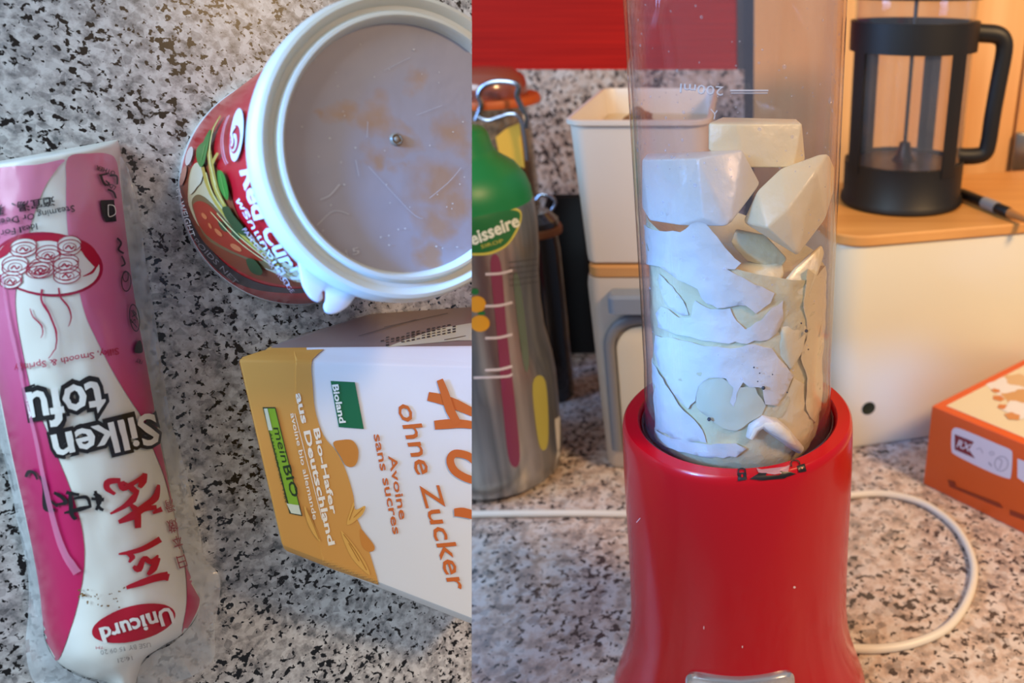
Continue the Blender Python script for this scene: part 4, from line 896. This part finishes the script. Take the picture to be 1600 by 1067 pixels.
part('paper_label', extrude_poly(yl, Vector((0, -.001, 0))), pm('label_yellow', '#e0a52e', .6), jar, label='yellow paper label')
JY2 = .63
j2x = WY(834, 345, JY2).x; j2z = AX(JY2, 352); j2r = RAD(JY2, j2z, 42)
jar2 = thing('clip_top_jar', 'short dark clip-top jar between the syrup can and the canisters', 'jar', (j2x, JY2, 0)); jc2 = Vector((j2x, JY2, 0))
part('jar_glass', lathe([(0, 0), (j2r * .8, 0), (j2r * .86, .004), (j2r * .86, j2z - .02), (j2r * .8, j2z - .006), (0, j2z - .006)], jc2), pm('dark_jar', '#1a1312', .15, coat=.5), jar2)
part('rubber_seal', lathe([(j2r * .6, j2z - .006), (j2r * 1.0, j2z - .006), (j2r * 1.02, j2z - .002), (j2r * .98, j2z), (j2r * .6, j2z)], jc2, close=True), pm('rubber_brown', '#9a5424', .5), jar2, label='brown rubber seal ring')
part('glass_lid', lathe([(j2r * .9, j2z), (j2r * .9, j2z + .005), (j2r * .6, j2z + .012), (0, j2z + .013), (0, j2z)], jc2), pm('lid_dark', '#33251f', .12, coat=.8), jar2)
part('wire_bail', tube(catmull(w2([(838, 312), (846, 304), (860, 307), (868, 316), (862, 328)], JY2 - j2r * .5), 5), .0013, 8), wire, jar2, label='thin wire clasp')
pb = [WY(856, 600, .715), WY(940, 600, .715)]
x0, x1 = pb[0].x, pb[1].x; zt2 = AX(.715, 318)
filler = loft([[(x, y, z) for x, y in rrect(x0 + i, x1 - i * .2, .715 + j, .77 - j, .008)] for i, j, z in ((0, 0, 0), (0, 0, .05), (.002, .004, zt2 * .6), (.008, .014, zt2 - .014), (.014, .022, zt2))])
tag(part('coffee_bag', filler, pm('matt_black', '#0b090a', .7)), 'matt black standing bag in the shadow left of the canisters', 'bag')  # added black solid that gives the gap its deep shade

# =================================================================== bread box
A = G(1296, 708); Bp = G(1452, 685); bd_ = (Bp - A).normalized(); bn = Vector((bd_.y, -bd_.x, 0))  # outward (towards camera)
A = A + bd_ * 0
hzb = hitplane(1400, 381, A, bn).z
Dp = min(.787 - .004 - (A.y + max(0, bd_.y) * .40), .24); LN = .38
def bbx(x, y): return A + bd_ * x - bn * y
def brr(i, z, r=.022): return [Vector((*(bbx(x, y).xy), z)) for x, y in rrect(i, LN - i, i, Dp - i, max(.002, r - i))]
bb = thing('bread_box', 'cream white bread box with a wooden lid behind the blender on the right', 'bread box', bbx(LN / 2, Dp / 2))
bm = loft([brr(.004, 0), brr(.001, .0015), brr(0, .005), brr(0, hzb - .003), brr(.001, hzb - .0008), brr(.003, hzb)]); Tx = bvh(bm)
part('box_body', bm, pm('cream_enamel', '#d8cfb4', .35, coat=.15), bb)
LH = .008; zl = hzb + LH
part('wooden_lid', loft([brr(-.001, hzb + .0002), brr(-.0018, hzb + .001), brr(-.0018, zl - .0012), brr(-.0006, zl)]), wood('bamboo', '#bf8240', '#d99e58', 0, .8), bb, label='bamboo lid used as a board')
hc, hn, _, _ = Tx.ray_cast(CAM, cray(1357, 638).normalized())
part('vent_hole', lathe([(0, .0003), (.0050, .0003), (.0053, .0005), (.0057, 0)], hc, bn, 28), pm('hole_dark', '#1c2410', .6), bb, label='round dark vent hole')  # flat disc, its dark colour stands for the shade inside the hole

# =================================================================== French press
ZB = zl
FY = .632
fx = WY(1406, 320, FY).x; fc = Vector((fx, FY, 0))
def fz(v, Y=FY): return AX(Y, v)
fr = thing('french_press', 'black framed French press standing on the wooden lid of the bread box', 'coffee maker', (fx, FY, ZB))
z_t = fz(32); z_b2 = fz(78); z_w = fz(248)
Rb = RAD(FY, ZB, 92); Rt = RAD(FY, z_t, 97)
blk = pm('press_black', '#0b0a0b', .5)
part('base_cup', lathe([(0, ZB), (Rb * 1.0, ZB), (Rb * 1.03, ZB + .002), (Rb * 1.02, ZB + .006), (Rb * .985, ZB + .008), (Rb * .985, z_w), (Rb * .95, z_w + .0005), (Rb * .94, z_w - .004), (0, z_w - .004)], fc, seg=80), blk, fr)
part('top_band', lathe([(Rb * .985, z_b2), (Rb * 1.0, z_b2), (Rb * 1.0, z_t), (Rb * .95, z_t), (Rb * .95, z_b2)], fc, seg=80, close=True), blk, fr)
for th in [math.radians(a_) for a_ in (35, -65, 148, 212)]:
    # angle measured from the direction towards the camera, positive to the right
    bm = bmesh.new(); W_ = .007 / Rb
    q = []
    for z in (z_w - .006, z_b2 + .003):
        for r in (Rb * .975, Rb * 1.0):
            for s in (-1, -.33, .33, 1): q.append(bm.verts.new(fc + Vector((math.sin(th + s * W_) * r, -math.cos(th + s * W_) * r, z))))
    for a in range(3):
        bm.faces.new((q[a], q[a + 1], q[a + 9], q[a + 8])); bm.faces.new((q[a + 4], q[a + 12], q[a + 13], q[a + 5]))
    bm.faces.new((q[0], q[8], q[12], q[4])); bm.faces.new((q[3], q[7], q[15], q[11]))
    part('frame_post', bm, blk, fr)
pg = clear('press_glass', (.96, .96, .97), .02, 1.45, .02)
part('glass_beaker', lathe([(0, ZB + .012), (Rb * .9, ZB + .012), (Rb * .935, ZB + .018), (Rb * .935, fz(-12)), (Rb * .915, fz(-12)), (Rb * .915, ZB + .02), (0, ZB + .02)], fc, seg=80), pg, fr, label='clear glass beaker')
part('lid', lathe([(0, fz(-2)), (Rb * .99, fz(-2)), (Rb * 1.0, fz(-5)), (Rb * .98, fz(-24)), (Rb * .5, fz(-40)), (0, fz(-42))], fc, seg=64), blk, fr)
part('plunger_rod', tube([fc + Vector((0, 0, z_w - .01)), fc + Vector((0, 0, fz(-40)))], .0016, 10), pm('steel', '#6f6a66', .25, .9), fr)
part('plunger_disc', lathe([(0, z_w + .014), (.004, z_w + .013), (.006, z_w + .004), (.010, z_w - .001), (Rb * .6, z_w - .003), (Rb * .88, z_w - .002), (Rb * .88, z_w - .006), (0, z_w - .006)], fc, seg=48), pm('disc_dark', '#2a1a18', .35, .3), fr)
hd = [(1512, 50), (1535, 52), (1556, 54), (1567, 62), (1569, 80), (1560, 130), (1551, 180), (1544, 225), (1537, 240), (1520, 244), (1494, 244)]
part('handle', tube(catmull([WY(u, v, FY) for u, v in hd], 4), .0066, 12, flat=(Vector((0, 1, 0)), .9)), blk, fr, label='black loop handle')
bdg = [CY]
# pen on the board
p0, p1 = G(1498, 300, zl + .005), G(1600, 342, zl + .005)
pen = thing('paring_knife', 'small black-handled utensil lying on the wooden lid beside the French press', 'utensil', p0.lerp(p1, .5))
part('handle', tube([p0.lerp(p1, t) for t in (0, .05, .3, .6, .78, .8)], lambda t: .0045 if .02 < t < .98 else .003, 12, flat=(Vector((0, 0, 1)), .9)), blk, pen)
part('grip_collar', tube([p0.lerp(p1, t) for t in (.42, .62)], .0047, 12), pm('pen_grey', '#8a8888', .4), pen, label='grey collar')
part('tip', tube([p0.lerp(p1, t) for t in (.8, .9, 1.15)], lambda t: .0038 * (1 - .5 * t), 12), pm('pen_tip', '#a8703c', .4), pen, label='brown tip')

# =================================================================== orange carton at right
A1 = G(1442, 756); B1 = G(1600, 834); d1 = (B1 - A1); d1.z = 0; d1.normalize()
nn = Vector((d1.y, -d1.x, 0))
t0 = hitplane(1461, 636, A1, nn); hc_ = t0.z
A1b = Vector((A1.x, A1.y, 0))
top_back = G(1600, 561, hc_); T0 = Vector((A1.x, A1.y, hc_)); d2 = (top_back - T0); d2.z = 0; d2.normalize()
LD = .17
while min((c0_ - A).dot(bn) for c0_ in (A1b + d2 * LD, A1b + d2 * LD + d1 * .22)) < .004: LD -= .002
print('LD', LD, (top_back - T0).length)
c0 = A1b; c1 = c0 + d1 * .22; c3 = c0 + d2 * LD; c2 = c1 + d2 * LD; up_ = Vector((0, 0, hc_))
bm = quadbox([c0, c1, c2, c3, c0 + up_, c1 + up_, c2 + up_, c3 + up_], .0012); To = bvh(bm)
oc = thing('orange_carton', 'orange cardboard food box with a cream top at the right edge', 'box', (c0 + c2) / 2)
part('carton_body', bm, pm('carton_orange', '#dd5a1c', .45), oc)
def od(items, c, lay=0, name='print', lab=None):
    if name == 'print_line' and len(items) > 1: return [od([i_], c, lay, name, lab) for i_ in items]
    return decal(name, items, ink(c, .45), To, oc, .0002 + lay * .00015, label=lab, smooth=False)
def OT(p, z): return (p[0], p[1])
def pxof(P3):
    r = P3 - CAM; z = -r.dot(BK); return (CX + F * r.dot(RT) / z, CY - F * r.dot(UP) / z)
i0 = c0 + up_ + d1 * .007 + d2 * .007; i1 = c1 + up_ - d1 * .007 + d2 * .007; i2 = c2 + up_ - d1 * .007 - d2 * .007; i3 = c3 + up_ + d1 * .007 - d2 * .007
mtop = pm('carton_cream', '#dccba6', .45)
bm = quadbox([p + Vector((0, 0, .0001)) for p in (i0, i1, i2, i3)] + [p + Vector((0, 0, .0004)) for p in (i0, i1, i2, i3)])
part('top_panel', bm, mtop, oc, smooth=False, label='cream printed top panel')
for k, (u, v, r_, c) in enumerate(((1578, 606, .015, '#ded6cc'), (1598, 622, .014, '#c9955c'), (1592, 594, .010, '#cfa878'), (1560, 622, .004, '#c9753a'), (1568, 636, .004, '#c9753a'), (1596, 640, .012, '#ded6cc'), (1556, 610, .003, '#c9753a'), (1582, 650, .005, '#c9854a'))):
    c_ = G(u, v, hc_ + .0005 + k * .00006)
    bm = lathe([(0, .0001), (r_ * .6, .0001), (r_, 0)], c_, seg=20)
    for v_ in bm.verts: q = v_.co - c_; v_.co = c_ + q * (1 + .14 * math.sin(5 * math.atan2(q.y, q.x) + k))
    part('flower_print', bm, ink(c), oc)
od([poly([(1487, 680), (1488, 672), (1494, 668), (1510, 673), (1560, 694), (1578, 702), (1582, 710), (1580, 742), (1574, 747), (1540, 734), (1494, 711), (1487, 702)], True, 10)], '#dcd6e4', 0, 'white_panel'); od([poly([(1492, 678), (1522, 690), (1514, 702), (1524, 716), (1492, 702)], False, 8)], '#7c2430', 1)
od([text('RX', (1495, 697), (1515, 705), 12, .02, 0, 8)], '#dcd6e4', 2, 'lettering'); od([stroke([(1526, 702), (1532, 700), (1536, 708)], 1), ellipse(1565, 724, 11, 12, 10, 24, inner=1.2), ellipse(1550, 708, 4, 3, 10, 12, inner=1), stroke([(1560, 716), (1566, 720), (1562, 732)], 1.2), stroke([(1545, 722), (1550, 728)], 2)], '#9a96a8', 1)
od([poly([(1590, 716), (1610, 724), (1610, 760), (1590, 746)], False, 8)], '#dcd6e4', 0, 'white_panel')
od([poly([(1481, 749), (1492, 752), (1494, 760), (1562, 786), (1568, 794), (1560, 792), (1484, 760)], False, 8), poly([(1578, 796), (1610, 808), (1610, 816), (1578, 804)], False, 8)], '#8c3018', 1, 'print_line')

# =================================================================== cable
zc_ = .0027
cpx = [(640, 806), (700, 804), (760, 803), (850, 802), (930, 802), (985, 803), (1060, 800), (1150, 792), (1250, 782), (1325, 774), (1370, 771), (1410, 776), (1450, 790), (1490, 820), (1515, 860), (1522, 900), (1508, 945), (1478, 982), (1430, 1004), (1380, 1013), (1335, 1013), (1310, 1008)]
cp_ = [G(u, v, zc_) for u, v in cpx]
tag(part('power_cable', tube(catmull(cp_, 6), .0026, 12), pm('cable_white', '#d9d3c6', .4)), 'white power cable looping on the worktop behind the red blender', 'cable')
